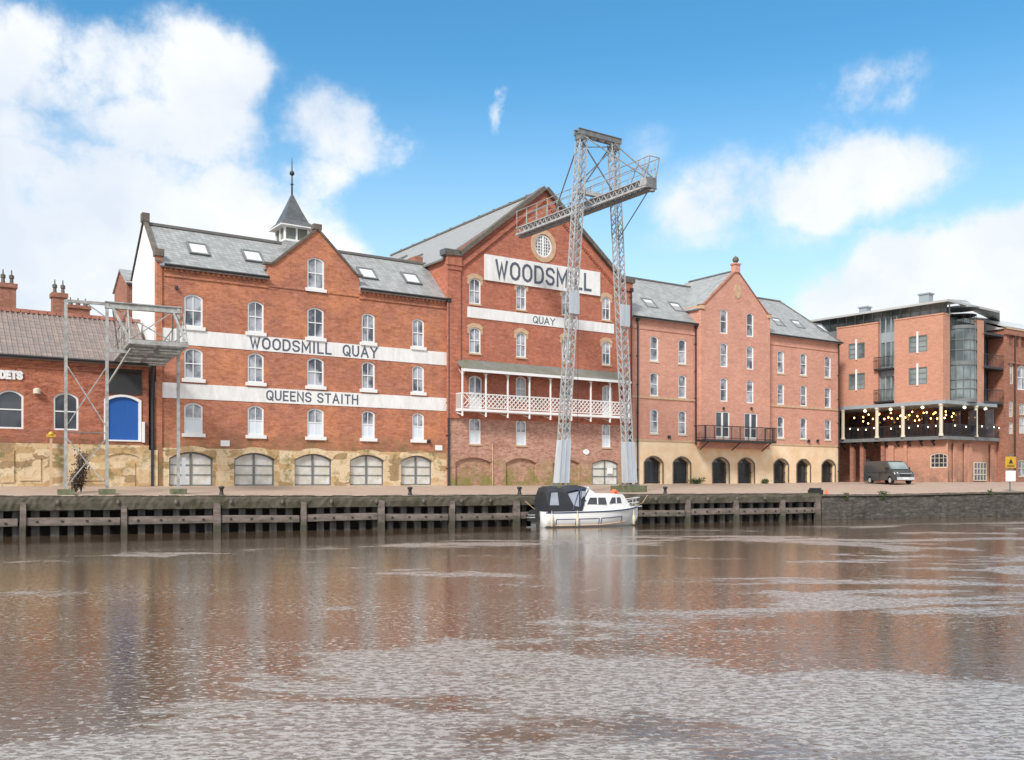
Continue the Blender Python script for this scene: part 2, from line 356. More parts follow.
M['band'] = plain('white_band_paint', (.83, .83, .82), .7, col2=(.66, .65, .63), scale=1.6, detail=9, stretch=(1.6, 1, .5))
M['letter'] = plain('grey_lettering', (.095, .115, .15), .7, var=.2)
M['slateA'] = slate('slate_grey', (.37, .38, .38), (.26, .27, .275), mamt=.5)
M['slateW'] = slate('slate_light', (.36, .35, .33), (.29, .285, .27), mamt=.3, moss=(.2, .2, .16))
M['slateD'] = slate('slate_dark', (.11, .12, .13), (.08, .085, .09), mamt=.2)
M['pantile'] = slate('pantile', (.31, .24, .21), (.22, .18, .165), moss=(.15, .145, .14), mamt=.75, bw=.24, bh=.3)
M['ridge'] = plain('ridge_tile', (.16, .15, .14), .8)
M['ridgered'] = plain('ridge_tile_red', (.42, .17, .12), .8)
M['coping'] = plain('coping_stone', (.16, .135, .11), .85, col2=(.08, .07, .06), scale=3)
M['paleStone'] = plain('pale_stone', (.60, .42, .27), .85, col2=(.44, .29, .18), scale=3)
M['black'] = plain('black_iron', (.025, .025, .028), .5)
M['darkwood'] = plain('black_boarding', (.035, .037, .04), .7, stretch=(8, 8, .4), scale=2)
M['glass'] = glassmat('window_glass', (.05, .06, .08), (.42, .44, .48), scale=1.1)
M['glassd'] = glassmat('dark_glass', (.015, .018, .024), (.06, .065, .075))
M['glassm'] = glassmat('tinted_glass', (.06, .08, .085), (.24, .29, .29), scale=.35)
M['blind'] = plain('frosted_white', (.66, .72, .78), .4, var=.06)
M['gate'] = plain('gate_panel', (.68, .69, .69), .6, col2=(.50, .46, .36), scale=1.6)
M['gateframe'] = plain('gate_frame', (.17, .18, .18), .6)
M['blue'] = plain('blue_door_paint', (.012, .10, .38), .6, var=.12, stretch=(6, 6, .3))
M['steel'] = plain('grey_steel_paint', (.47, .50, .52), .45, metal=.1, col2=(.30, .27, .24), scale=3.5, detail=9)
M['steeld'] = plain('dark_steel', (.22, .23, .23), .55, metal=.2, col2=(.12, .12, .12), scale=3)
M['clad'] = plain('pale_metal_sheet', (.50, .54, .58), .45, metal=.1, col2=(.38, .41, .44), stretch=(2, 2, .3))
M['galv'] = plain('galvanised_steel', (.46, .47, .46), .5, metal=.2, col2=(.24, .22, .19), scale=3.5, detail=9)
M['deck'] = plain('deck_timber', (.20, .19, .16), .8, col2=(.10, .10, .075), scale=2.5, stretch=(1, 5, 1))
M['lead'] = plain('lead_roof', (.19, .195, .19), .7, col2=(.14, .14, .085), scale=1.6, detail=9)
M['concrete'] = plain('mossy_concrete', (.16, .17, .11), .9, col2=(.07, .08, .03), scale=3)
M['fascia'] = plain('mossy_coping', (.12, .10, .08), .95, col2=(.04, .042, .018), scale=1.6, bump=.12, detail=10, stretch=(1, 1, .8))
M['timber'] = plain('weathered_timber', (.23, .185, .165), .85, col2=(.085, .07, .055), scale=2.2, detail=9, stretch=(.6, 1, 2), bump=.03)
def tide(m):
    nt = m.node_tree; N = nt.nodes; L = nt.links; b = N['Principled BSDF']; src = b.inputs['Base Color'].links[0].from_socket
    tc = N.new('ShaderNodeTexCoord'); sp = N.new('ShaderNodeSeparateXYZ'); L.new(tc.outputs['Object'], sp.inputs[0])
    nz = N.new('ShaderNodeTexNoise'); nz.inputs['Scale'].default_value = 3; nz.inputs['Detail'].default_value = 6; L.new(tc.outputs['Object'], nz.inputs['Vector'])
    k = N.new('ShaderNodeMath'); k.operation = 'MULTIPLY_ADD'; k.inputs[1].default_value = .5; L.new(nz.outputs[0], k.inputs[0]); L.new(sp.outputs[2], k.inputs[2])
    r = N.new('ShaderNodeMapRange'); r.inputs['From Min'].default_value = .95; r.inputs['From Max'].default_value = .55; r.inputs['To Max'].default_value = .8; L.new(k.outputs[0], r.inputs['Value'])
    x = N.new('ShaderNodeMixRGB'); x.inputs[2].default_value = (.035, .038, .022, 1); L.new(r.outputs[0], x.inputs[0]); L.new(src, x.inputs[1]); L.new(x.outputs[0], b.inputs['Base Color'])
tide(M['timber'])
M['pile'] = plain('wet_pile', (.15, .135, .12), .8, col2=(.045, .045, .04), scale=2, stretch=(2, 2, .4))
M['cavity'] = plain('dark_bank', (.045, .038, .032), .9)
M['rivwall'] = brick('river_wall_stone', (.095, .08, .068), (.065, .058, .05), (.05, .045, .04), bw=.8, bh=.35, ms=.03, patch=(.10, .085, .075), pamt=.7, soot=.6, grime=(.05, .055, .025), gz=(2.2, 1.2), msoft=.9)
M['gelcoat'] = plain('white_gelcoat', (.80, .80, .78), .25, var=.06)
M['navy'] = plain('navy_trim', (.03, .05, .13), .4)
M['canvas'] = plain('black_canvas', (.025, .028, .035), .75)
M['orange'] = plain('orange_plastic', (.75, .16, .06), .45, var=.1)
M['yellow'] = plain('yellow_sign', (.62, .36, .02), .5)
M['rubber'] = plain('rubber', (.02, .02, .02), .8)
M['van'] = plain('grey_van_paint', (.085, .092, .10), .25, metal=.4, var=.05, scale=.4)
M['silver'] = plain('silver_plastic', (.55, .57, .58), .3, metal=.3, var=.05)
M['leaf'] = plain('leaf_green', (.09, .12, .03), .7, col2=(.04, .06, .015), scale=6)
M['leafred'] = plain('leaf_russet', (.12, .07, .045), .7, col2=(.05, .04, .025), scale=6)
M['bulb'] = plain('warm_bulb', (1, .7, .35), .4, emit=(1, .5, .16), es=7)
M['bulbw'] = plain('white_bulb', (1, .9, .7), .4, emit=(1, .82, .55), es=3)
M['cream'] = plain('cream_paint', (.60, .54, .42), .6, var=.1)
M['soffit'] = plain('grey_soffit', (.28, .32, .34), .6, var=.1)
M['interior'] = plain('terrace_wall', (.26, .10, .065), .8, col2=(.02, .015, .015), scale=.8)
M['roofmet'] = plain('grey_roof_sheet', (.52, .53, .51), .5, col2=(.42, .43, .41), scale=.6)

def ground_mat():
    m, nt, N, L, b = newmat('stone_setts'); b.inputs['Roughness'].default_value = .6
    tc = N.new('ShaderNodeTexCoord')
    bt = N.new('ShaderNodeTexBrick'); bt.inputs['Scale'].default_value = 1; bt.inputs['Brick Width'].default_value = .22; bt.inputs['Row Height'].default_value = .13
    bt.inputs['Mortar Size'].default_value = .012
    bt.inputs['Color1'].default_value = (.46, .33, .27, 1); bt.inputs['Color2'].default_value = (.36, .26, .21, 1); bt.inputs['Mortar'].default_value = (.2, .16, .12, 1)
    mp = N.new('ShaderNodeMapping'); mp.inputs['Rotation'].default_value = (0, 0, radians(-32)); L.new(tc.outputs['Object'], mp.inputs[0]); L.new(mp.outputs[0], bt.inputs['Vector'])
    nz = N.new('ShaderNodeTexNoise'); nz.inputs['Scale'].default_value = .5; nz.inputs['Detail'].default_value = 8; nz.inputs['Roughness'].default_value = .7; L.new(tc.outputs['Object'], nz.inputs['Vector'])
    r = N.new('ShaderNodeMapRange'); r.inputs['From Min'].default_value = .4; r.inputs['From Max'].default_value = .65; r.inputs['To Max'].default_value = .6; L.new(nz.outputs[0], r.inputs['Value'])
    x = N.new('ShaderNodeMixRGB'); x.inputs[2].default_value = (.42, .36, .28, 1); L.new(r.outputs[0], x.inputs[0]); L.new(bt.outputs[0], x.inputs[1])
    L.new(x.outputs[0], b.inputs['Base Color']); return m
M['setts'] = ground_mat()

def water_mat():
    m, nt, N, L, b = newmat('river_water')
    b.inputs['Base Color'].default_value = (.10, .07, .052, 1); b.inputs['IOR'].default_value = 1.75
    tc = N.new('ShaderNodeTexCoord')
    def noise(scale, det, rough, st=(1, 1, 1), off=(0, 0, 0), rot=0):
        mp = N.new('ShaderNodeMapping'); mp.inputs['Scale'].default_value = st; mp.inputs['Location'].default_value = off; mp.inputs['Rotation'].default_value = (0, 0, rot)
        L.new(tc.outputs['Object'], mp.inputs[0])
        n = N.new('ShaderNodeTexNoise'); n.inputs['Scale'].default_value = scale; n.inputs['Detail'].default_value = det; n.inputs['Roughness'].default_value = rough
        n.inputs['Distortion'].default_value = .4
        L.new(mp.outputs[0], n.inputs['Vector']); return n.outputs[0]
    def rng(v, a, c, lo=0, hi=1):
        r = N.new('ShaderNodeMapRange'); r.interpolation_type = 'SMOOTHSTEP'
        for k, q in zip(('From Min', 'From Max', 'To Min', 'To Max'), (a, c, lo, hi)): r.inputs[k].default_value = q
        L.new(v, r.inputs['Value']); return r.outputs[0]
    def mth(op, a, c):
        n = N.new('ShaderNodeMath'); n.operation = op
        for i, v in enumerate((a, c)):
            if isinstance(v, (int, float)): n.inputs[i].default_value = v
            else: L.new(v, n.inputs[i])
        return n.outputs[0]
    sx = N.new('ShaderNodeSeparateXYZ'); L.new(tc.outputs['Object'], sx.inputs[0])
    # distance out from the quay: the water in its lee lies calmer
    qn = Vector((-945, 2241)).normalized(); qd = mth('SUBTRACT', 42.9 * qn.y + 23.35 * -qn.x, mth('ADD', mth('MULTIPLY', sx.outputs[0], qn.x), mth('MULTIPLY', sx.outputs[1], qn.y)))
    lee = rng(qd, 4.5, 8.5)
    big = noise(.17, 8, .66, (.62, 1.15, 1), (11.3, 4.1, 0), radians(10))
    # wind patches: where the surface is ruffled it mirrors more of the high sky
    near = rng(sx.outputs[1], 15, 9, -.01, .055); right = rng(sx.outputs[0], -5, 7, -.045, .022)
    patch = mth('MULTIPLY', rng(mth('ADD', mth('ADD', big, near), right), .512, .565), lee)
    rain = noise(13.0, 3, .7, (.8, 1, 1)); rip = noise(3.2, 4, .65, (.45, 1.5, 1), (3, 8, 0), radians(6))
    vo = N.new('ShaderNodeTexVoronoi'); vo.inputs['Scale'].default_value = 7; L.new(tc.outputs['Object'], vo.inputs['Vector'])
    ring_ = mth('MULTIPLY', rng(vo.outputs['Distance'], .30, .05), .9)
    h = mth('ADD', mth('ADD', mth('MULTIPLY', rain, .55), mth('MULTIPLY', rip, 1.2)), ring_)
    bp = N.new('ShaderNodeBump'); bp.inputs['Distance'].default_value = .035
    L.new(mth('ADD', mth('MULTIPLY', patch, .22), mth('ADD', .05, mth('MULTIPLY', lee, .10))), bp.inputs['Strength']); L.new(h, bp.inputs['Height'])
    L.new(bp.outputs[0], b.inputs['Normal'])
    L.new(rng(patch, 0, 1, .06, .26), b.inputs['Roughness'])
    # pale patch colour: rain-beaten foam plus painted-in sky reflection; pale rain speckle elsewhere
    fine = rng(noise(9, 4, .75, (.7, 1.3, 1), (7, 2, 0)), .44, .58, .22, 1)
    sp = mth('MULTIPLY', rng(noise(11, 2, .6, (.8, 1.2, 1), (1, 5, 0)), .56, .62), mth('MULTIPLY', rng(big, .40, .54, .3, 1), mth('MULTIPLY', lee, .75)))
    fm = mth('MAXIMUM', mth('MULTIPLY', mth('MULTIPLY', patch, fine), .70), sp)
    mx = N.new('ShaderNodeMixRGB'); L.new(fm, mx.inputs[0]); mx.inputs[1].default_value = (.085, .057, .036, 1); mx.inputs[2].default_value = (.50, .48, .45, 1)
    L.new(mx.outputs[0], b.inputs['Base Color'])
    return m
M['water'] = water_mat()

# ------------------------------------------------------------------ alignments of the place
class Plane:
    """a vertical wall plane: its depth along a view ray through image column x is A/(B-x)"""
    def __init__(s, A, B, px0, zb, flip=False):
        s.A, s.B = A, B; d = Vector((B - CX, FOC)).normalized()
        s.d = -d if flip else d
        s.ang = atan2(s.d.y, s.d.x); s.n = Vector((-s.d.y, s.d.x))     # n: away from the river
        s.zb = zb; s.px0 = px0
        p = s.pt(CX); s.D = p.dot(s.n); s.O = s.pt(px0)
    def pt(s, px):
        Y = s.A / (s.B - px); return Vector(((px - CX) / FOC * Y, Y))
    def s_(s, px, t=0):
        p = s.pt(px) * (1 - t / s.D); return (p - s.O).dot(s.d)
    def z_(s, px, py, t=0):
        Y = s.A / (s.B - px) * (1 - t / s.D); return (YH - py) * Y / FOC - s.zb
    def root(s, name, **k):
        return empty(name, (s.O.x, s.O.y, EYE + s.zb), s.ang, **k)
def FA(px0, zb, off=0):
    p = Plane(92232.0, 1900.0, px0, zb)
    if off: p.A *= (1 - off / p.D); p = Plane(p.A, 1900.0, px0, zb)
    return p

def quayY(px): return 2457.0 / (57 - .0207 * px)
def baseY(px):
    if px <= 838: return 92232.0 / (1900 - px)
    pts = [(838, 86.85), (850, 87.5), (945, 81.6), (1000, 84), (1100, 88), (2000, 120)]
    for (a, ya), (b_, yb) in zip(pts, pts[1:]):
        if px <= b_: return ya + (yb - ya) * (px - a) / (b_ - a)
    return 120
def lerp(tab, x):
    if x <= tab[0][0]: return tab[0][1]
    for (a, ya), (b_, yb) in zip(tab, tab[1:]):
        if x <= b_: return ya + (yb - ya) * (x - a) / (b_ - a)
    return tab[-1][1]
EDGE_Z = [(-900, -.70), (0, -.74), (256, -.80), (384, -.84), (512, -.84), (640, -.855), (768, -.87), (820, -.877), (822, -1.07), (896, -1.08), (1000, -.97), (2400, -.97)]
BASE_Z = [(-900, -.32), (0, -.32), (256, -.356), (447, -.38), (540, -.39), (640, -.325), (768, -.30), (838, -.19), (2400, -.19)]
def groundz(px, Y):
    a, b_ = quayY(px), baseY(px); t = min(1, max(0, (Y - a) / (b_ - a)))
    return lerp(EDGE_Z, px) * (1 - t) + lerp(BASE_Z, px) * t
def world(px, Y, z=0): return Vector(((px - CX) / FOC * Y, Y, EYE + z))
def ground_at(px, Y): return world(px, Y, groundz(px, Y))

# ------------------------------------------------------------------ ground, river
def build_ground():
    mb = MB(); xs = [-900, -500, -250, -100, 0, 60, 128, 192, 256, 320, 384, 447, 512, 576, 640, 704, 768, 800, 820, 822, 838, 860, 896, 945, 1000, 1050, 1100, 1250, 1500, 1900, 2300]
    fr = [0, .25, .5, .75, 1]; rows = []
    for px in xs:
        a, b_ = quayY(px), baseY(px); r = []
        for t in fr:
            Y = a + (b_ - a) * t; r.append(tuple(world(px, Y, groundz(px, Y))))
        r.append(tuple(world(px, 400, lerp(BASE_Z, px)))); r.append(tuple(world(px, 2500, lerp(BASE_Z, px))))
        rows.append(r)
    n = len(rows[0])
    for r in rows: mb.v += r
    for i in range(len(rows) - 1):
        for j in range(n - 1):
            a = i * n + j; mb.f.append((a, a + n, a + n + 1, a + 1)); mb.m.append(0)
    o = mb.build('quayside_paving', M['setts']); tag(o, kind='structure')
    mb = MB(); mb.poly([(-260, -60, 0), (420, -60, 0), (420, 190, 0), (-260, 190, 0)])
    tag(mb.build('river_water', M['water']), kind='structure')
    mb = MB(); mb.poly([(-3000, -600, -3), (3000, -600, -3), (3000, 3000, -3), (-3000, 3000, -3)])
    tag(mb.build('river_bed', M['cavity']), kind='structure')
build_ground()

# ------------------------------------------------------------------ windows
def arch(w, h, rise, n=7):
    pts = [(-w / 2, 0), (w / 2, 0)]
    if rise <= 0: return pts + [(w / 2, h), (-w / 2, h)]
    R = (w * w / 4 + rise * rise) / (2 * rise); cz = h - R; a0 = atan2(h - rise - cz, w / 2)
    for k in range(n + 1):
        a = a0 + (pi - 2 * a0) * k / n; pts.append((R * cos(a), cz + R * sin(a)))
    return pts
def shift(lp, s, z): return [(x + s, y + z) for x, y in lp]
_cache = {}
def window(parent, s, z, w, h, rise=.15, y=0, style='sash', sill=True, sl=(.13, .11, .20, 'white'), name='window', glass='glass', label=None, frame='white', f=.085):
    w, h = round(w, 2), round(h, 2); key = (w, h, rise, style, glass, frame, f, sl)
    if key not in _cache:
        o = arch(w, h, rise); inn = shift(arch(w - 2 * f, h - 2 * f, max(rise - .02, 0)), 0, f)
        mb = MB(); n = len(o); i = 0
        y0, y1 = .035, .13
        mb.v += [(x, y0, q) for x, q in o] + [(x, y0, q) for x, q in inn] + [(x, y1, q) for x, q in inn]
        for k in range(n):
            k2 = (k + 1) % n
            mb.f.append((k, k2, n + k2, n + k)); mb.m.append(0); mb.f.append((n + k, n + k2, 2 * n + k2, 2 * n + k)); mb.m.append(0)
        b = .04
        if style in ('sash', 'sashblind', 'door'):
            mb.box(-b / 2, b / 2, .06, .12, f, h - f - (0 if rise else 0))
            mb.box(-w / 2 + f, w / 2 - f, .05, .12, h * .5 - .03, h * .5 + .03)
        if style == 'one':     # single sash bar across
            mb.box(-w / 2 + f, w / 2 - f, .05, .12, h * .5 - .03, h * .5 + .03)
        if style == 'door':
            mb.box(-w / 2 + f, w / 2 - f, .055, .12, f, h * .36)
            mb.box(-.07, .07, .05, .12, f, h - f)
        if style == 'french':
            mb.box(-.09, .09, .05, .12, f, h - f); mb.box(-w / 2 + f, w / 2 - f, .055, .12, f, f + .16)
            mb.box(-w / 2 + f, w / 2 - f, .06, .12, h * .42, h * .42 + .04)
        if style == 'grid':
            for q in (-.25, 0, .25): mb.box(w * q - .02, w * q + .02, .06, .12, f, h - f)
            for q in (.33, .66): mb.box(-w / 2 + f, w / 2 - f, .06, .12, h * q - .02, h * q + .02)
        if style == 'modern':
            mb.box(-.05, .05, .05, .12, f, h - f)
            for q in (.33, .66): mb.box(-w / 2 + f, w / 2 - f, .06, .12, h * q - .03, h * q + .03)
        fm = mb.mesh(name, M[frame])
        pb = MB(); pb.wall(inn, [], .09); pm = pb.mesh('pane', M[glass])
        sb = MB(); sb.box(-w / 2 - sl[0], w / 2 + sl[0], -sl[1], .10, -sl[2], 0); sm = sb.mesh('sill', M[sl[3]])
        bb = MB(); bb.box(-w / 2 + f, w / 2 - f, .075, .088, f, h * .5); bm = bb.mesh('blind', M['blind'])
        _cache[key] = (fm, pm, sm, bm)
    fm, pm, sm, bm = _cache[key]
    o = link(name, fm, parent, (s, y, z))
    if label: o['label'] = label
    link('pane', pm, o)
    if sill: link('sill', sm, o)
    if style == 'sashblind': link('blind', bm, o)
    return o

GL = {'W': (1.25, [[(0, 1), (.27, 0), (.5, .8), (.73, 0), (1, 1)]]), 'O': (1, [[(.5, 1), (.2, .93), (0, .72), (0, .28), (.2, .07), (.5, 0), (.8, .07), (1, .28), (1, .72), (.8, .93), (.5, 1)]]),
      'D': (.95, [[(0, 0), (0, 1), (.55, 1), (.85, .9), (1, .7), (1, .3), (.85, .1), (.55, 0), (0, 0)]]), 'S': (.9, [[(1, .82), (.8, .97), (.5, 1), (.2, .97), (0, .8), (.05, .62), (.25, .54), (.75, .46), (.95, .38), (1, .2), (.8, .03), (.5, 0), (.2, .03), (0, .18)]]),
      'M': (1.15, [[(0, 0), (0, 1), (.5, .25), (1, 1), (1, 0)]]), 'I': (.0, [[(.5, 0), (.5, 1)]]), 'L': (.75, [[(0, 1), (0, 0), (1, 0)]]),
      'Q': (1, [[(.5, 1), (.2, .93), (0, .72), (0, .28), (.2, .07), (.5, 0), (.8, .07), (1, .28), (1, .72), (.8, .93), (.5, 1)], [(.6, .3), (1, -.05)]]),
      'U': (.9, [[(0, 1), (0, .28), (.2, .06), (.5, 0), (.8, .06), (1, .28), (1, 1)]]), 'A': (1.05, [[(0, 0), (.5, 1), (1, 0)], [(.2, .32), (.8, .32)]]), 'Y': (1, [[(0, 1), (.5, .5), (1, 1)], [(.5, .5), (.5, 0)]]),
      'E': (.75, [[(1, 1), (0, 1), (0, 0), (1, 0)], [(0, .52), (.85, .52)]]), 'N': (.95, [[(0, 0), (0, 1), (1, 0), (1, 1)]]), 'T': (.9, [[(0, 1), (1, 1)], [(.5, 1), (.5, 0)]]), 'H': (.95, [[(0, 0), (0, 1)], [(1, 0), (1, 1)], [(0, .52), (1, .52)]]),
      'C': (.92, [[(1, .8), (.8, .96), (.5, 1), (.2, .93), (0, .7), (0, .3), (.2, .07), (.5, 0), (.8, .04), (1, .2)]])}
def text(parent, body, s0, s1, z0, cap, y, mat, depth=.01, stroke=.1, gap=.32, word=.75):
    """painted capitals drawn as mitred strokes; one mesh per word"""
    tot = 0; pos = []
    for i, ch in enumerate(body):
        if ch == ' ': tot += word; pos.append(None); continue
        w = GL[ch][0]; pos.append((tot, w)); tot += w + (.12 if ch == 'I' else 0) + gap + (.12 if ch == 'I' else 0)
    tot -= gap; k = (s1 - s0 - stroke * cap) / tot; mb = None; out = []; st = stroke * cap; hz = cap - st
    def flush():
        nonlocal mb
        if mb: out.append(mb.build('lettering', mat, parent))
        mb = None
    for ch, ps in zip(body, pos):
        if ps is None: flush(); continue
        mb = mb or MB(); x0, w = ps; x0 += .12 if ch == 'I' else 0
        for si, line in enumerate(GL[ch][1]):
            pts = [Vector((s0 + st / 2 + (x0 + (x * w if w else 0)) * k, z0 + st / 2 + q * hz)) for x, q in line]; n = len(pts); closed = (pts[0] - pts[-1]).length < 1e-6
            L_, R_ = [], []
            for i, p in enumerate(pts):
                a = pts[i - 1] if i else (pts[-2] if closed else None); c = pts[i + 1] if i < n - 1 else (pts[1] if closed else None)
                d1 = (p - a).normalized() if a is not None else None; d2 = (c - p).normalized() if c is not None else None
                n1 = Vector((-d1.y, d1.x)) if d1 is not None else None; n2 = Vector((-d2.y, d2.x)) if d2 is not None else None
                m = (n1 or n2) if (n1 is None or n2 is None) else (n1 + n2).normalized()
                ref = n1 or n2; ln = st / 2 / max(.38, m.dot(ref)); pp = p.copy()
                if n1 is None: pp = p - d2 * st / 2
                if n2 is None: pp = p + d1 * st / 2
                L_.append(pp + m * ln); R_.append(pp - m * ln)
            yy = y - si * .0015
            for i in range(n - 1):
                c = [(R_[i].x, yy - depth, R_[i].y), (R_[i + 1].x, yy - depth, R_[i + 1].y), (L_[i + 1].x, yy - depth, L_[i + 1].y), (L_[i].x, yy - depth, L_[i].y)]
                mb.poly(c); e = [(x, yy, z) for x, _, z in c]; mb.poly([c[1], c[0], e[0], e[1]]); mb.poly([c[3], c[2], e[2], e[3]])
                if i == 0 and not closed: mb.poly([c[0], c[3], e[3], e[0]])
                if i == n - 2 and not closed: mb.poly([c[2], c[1], e[1], e[2]])
    flush(); return out

def archring(mb, s, z, w, h, rise, t=.22, y=-.03, y1=.02, n=8, m=0):
    o = arch(w, h, rise, n)[2:]; R = (w * w / 4 + rise * rise) / (2 * rise); cz = h - R
    for (ax, az), (bx, bz) in zip(o, o[1:]):
        def outp(x, q):
            k = (R + t) / R; return (x * k, cz + (q - cz) * k)
        a2, b2 = outp(ax, az), outp(bx, bz)
        c = [(ax + s, y, az + z), (bx + s, y, bz + z), (bx + s, y1, bz + z), (ax + s, y1, az + z), (a2[0] + s, y, a2[1] + z), (b2[0] + s, y, b2[1] + z), (b2[0] + s, y1, b2[1] + z), (a2[0] + s, y1, a2[1] + z)]
        mb.hexa(c, m)

def skylight(parent, cx, slope0, n2, w=1.0, h=.95, open_=False):
    """slope0: (y,z) centre on a slope; n2: pitch angle; slope rises with +y"""
    o = link('skylight', sk_mesh[0], parent, (cx, slope0[0], slope0[1])); o.rotation_euler = (n2, 0, 0)
    p = link('pane', sk_mesh[1], o)
    return o
mb = MB(); 
for a in ((-.6, -.48, -.5, .5), (.48, .6, -.5, .5), (-.6, .6, -.62, -.5), (-.6, .6, .5, .62)): mb.box(a[0], a[1], a[2], a[3], -.02, .12)
pb = MB(); pb.box(-.48, .48, -.5, .5, .0, .07)
M['skyglass'] = plain('skylight_glass', (.62, .65, .68), .12, var=.1, spec=.8)
sk_mesh = (mb.mesh('skylight', M['gateframe']), pb.mesh('pane', M['skyglass']))

def gable_coping(mb, pts, y0, y1, t, m=0):
    """coping slabs along a list of (x,z) points"""
    for (ax, az), (bx, bz) in zip(pts, pts[1:]):
        d = Vector((bx - ax, bz - az)).normalized(); n = Vector((-d.y, d.x))
        if n.y < 0: n = -n
        mb.hexa([(ax, y0, az), (bx, y0, bz), (bx, y1, bz), (ax, y1, az),
                 (ax + n.x * t, y0, az + n.y * t), (bx + n.x * t, y0, bz + n.y * t), (bx + n.x * t, y1, bz + n.y * t), (ax + n.x * t, y1, az + n.y * t)], m)

def downpipe(parent, s, z0, z1, y=-.09, r=.06):
    mb = MB(); mb.tube([(s, y, z0), (s, y, z1)], r, 8); mb.box(s - .14, s + .14, y - .1, .0, z1, z1 + .28)
    k = z0 + 1.5
    while k < z1: mb.box(s - .1, s + .1, y - .02, 0, k, k + .06); k += 2.2
    return mb.build('downpipe', M['black'], parent)

# ------------------------------------------------------------------ building 1: the long white-banded warehouse
def warehouse():
    P = FA(157, -.34); S = P.s_; Lr = S(447.6)
    b = P.root('brick_warehouse', label='orange brick warehouse with white painted bands, five gates and a small roof spire', cat='warehouse')
    E = 12.54; RZ = 15.35; T = 5.9; g0, g1, ga = S(268), S(359), S(317.2)
    gf0, gf1, gz, az = S(272), S(356.5), 13.25, 15.75
    cols = [(193.5, 1.05), (255.8, .98), (315.6, 1.08), (368.3, .92), (418.2, .88)]
    wins = []
    for px, w in cols:
        s = S(px); wins += [(s, 9.10, w, 1.86, 'sash'), (s, 6.12, w, 1.76, 'sash'), (s, 3.0, w, 1.76, 'sashblind')]
    wins.append((S(315.8), 12.12, 1.1, 1.92, 'sash'))
    ST = 2.15
    holes = [shift(arch(w, h, .2), s, z) for s, z, w, h, _ in wins]
    mb = MB()
    mb.wall([(0, ST), (Lr, ST), (Lr, E), (g1, E), (g1, gz), (gf1, gz), (ga, az), (gf0, gz), (g0, gz), (g0, E), (0, E)], holes, 0, .16)
    mb.poly([(g0, 0, E), (g0, 3, E), (g0, 3, gz), (g0, 0, gz)][::-1]); mb.poly([(g1, 0, E), (g1, 3, E), (g1, 3, gz), (g1, 0, gz)])
    mb.poly([(Lr, 0, -.4), (Lr, T, -.4), (Lr, T, E), (Lr, T / 2, RZ), (Lr, 0, E)]); mb.poly([(0, T, -.4), (0, T, E), (Lr, T, E), (Lr, T, -.4)])
    for s, z, w, h, _ in wins: archring(mb, s, z, w, h, .2, .2, -.015, .02)
    # string course and corbelled brick under the eaves
    for a, c in ((.35, g0), (g1, Lr)):
        mb.box(a, c, -.06, 0, E - .72, E - .60); mb.box(a, c, -.10, 0, E - .22, E - .06)
        k = a
        while k < c - .1: mb.box(k, k + .13, -.09, 0, E - .42, E - .22); k += .30
    mb.box(g0, g1, -.05, 0, E - .62, E - .52)
    mb.build('wall', M['brickA'], b)
    mb = MB(); mb.wall([(-.003, -.4), (-.003, E + .0), (T / 2, RZ), (T, E), (T, -.4)], [], 0)
    mb.v = [(-.02, x, z) for x, y, z in mb.v]; mb.f = [tuple(reversed(f)) for f in mb.f]
    mb.build('gable_end_wall', M['whitewall'], b)
    # stone plinth with six gates
    gates = [(169.4, 213.4), (234.5, 274.7), (294.8, 332), (350, 384.2), (401, 432.2)]
    gh = []
    for a, c in gates: gh.append((S((a + c) / 2), S(c) - S(a)))
    mb = MB(); mb.wall([(0, -.5), (Lr, -.5), (Lr, ST), (0, ST)], [shift(arch(w, 1.95, .36), s, 0) for s, w in gh], -.03, .35)
    mb.poly([(0, -.03, ST), (Lr, -.03, ST), (Lr, 0.02, ST), (0, .02, ST)])
    for s, w in gh: archring(mb, s, 0, w, 1.95, .36, .34, -.07, .02)
    mb.build('stone_plinth', M['stone'], b)
    for s, w in gh:
        o = arch(w, 1.95, .36); mb = MB(); mb.wall(o, [], .18); g = mb.build('gate', M['gate'], b, (s, 0, 0))
        fr = MB(); inn = shift(arch(w - .18, 1.78, .33), 0, .08)
        fr.wall(o, [inn], .12, .05)
        fr.box(-.06, .06, .13, .2, .05, 1.88)
        for q in (.62, 1.18): fr.box(-w / 2 + .08, w / 2 - .08, .14, .2, q, q + .05)
        fr.build('gate_frame', M['gateframe'], g)
    for s, z, w, h, st in wins: window(b, s, z, w, h, .2, style=st)
    # painted bands
    mb = MB()
    for z0, z1 in ((8.03, 8.90), (4.97, 5.83)): 
        o = MB(); o.box(-.09, Lr, -.03, -.001, z0, z1)
        bd = o.build('painted_band', M['band'], b)
        if z0 > 6: text(bd, 'WOODSMILL QUAY', S(249.5), S(377.5), 8.12, .72, -.032, M['letter'], .004, .155, .5, 1.5)
        else: text(bd, 'QUEENS STAITH', S(266), S(358), 5.10, .62, -.032, M['letter'], .004, .155, .5, .8)
    # main roof, cross roof, gable coping
    rf = MB()
    zy = lambda y: E - .18 + (RZ - E + .18) * (y + .22) / (T / 2 + .22)
    rf.slab([(.12, -.22, E - .18), (g0 - .002, -.22, E - .18), (g0 - .002, T / 2, RZ), (.12, T / 2, RZ)], .10)
    rf.slab([(g1 + .002, -.22, E - .18), (Lr, -.22, E - .18), (Lr, T / 2, RZ), (g1 + .002, T / 2, RZ)], .10)
    rf.slab([(g0, .1, zy(.1)), (g1, .1, zy(.1)), (g1, T / 2, RZ), (g0, T / 2, RZ)], .10)
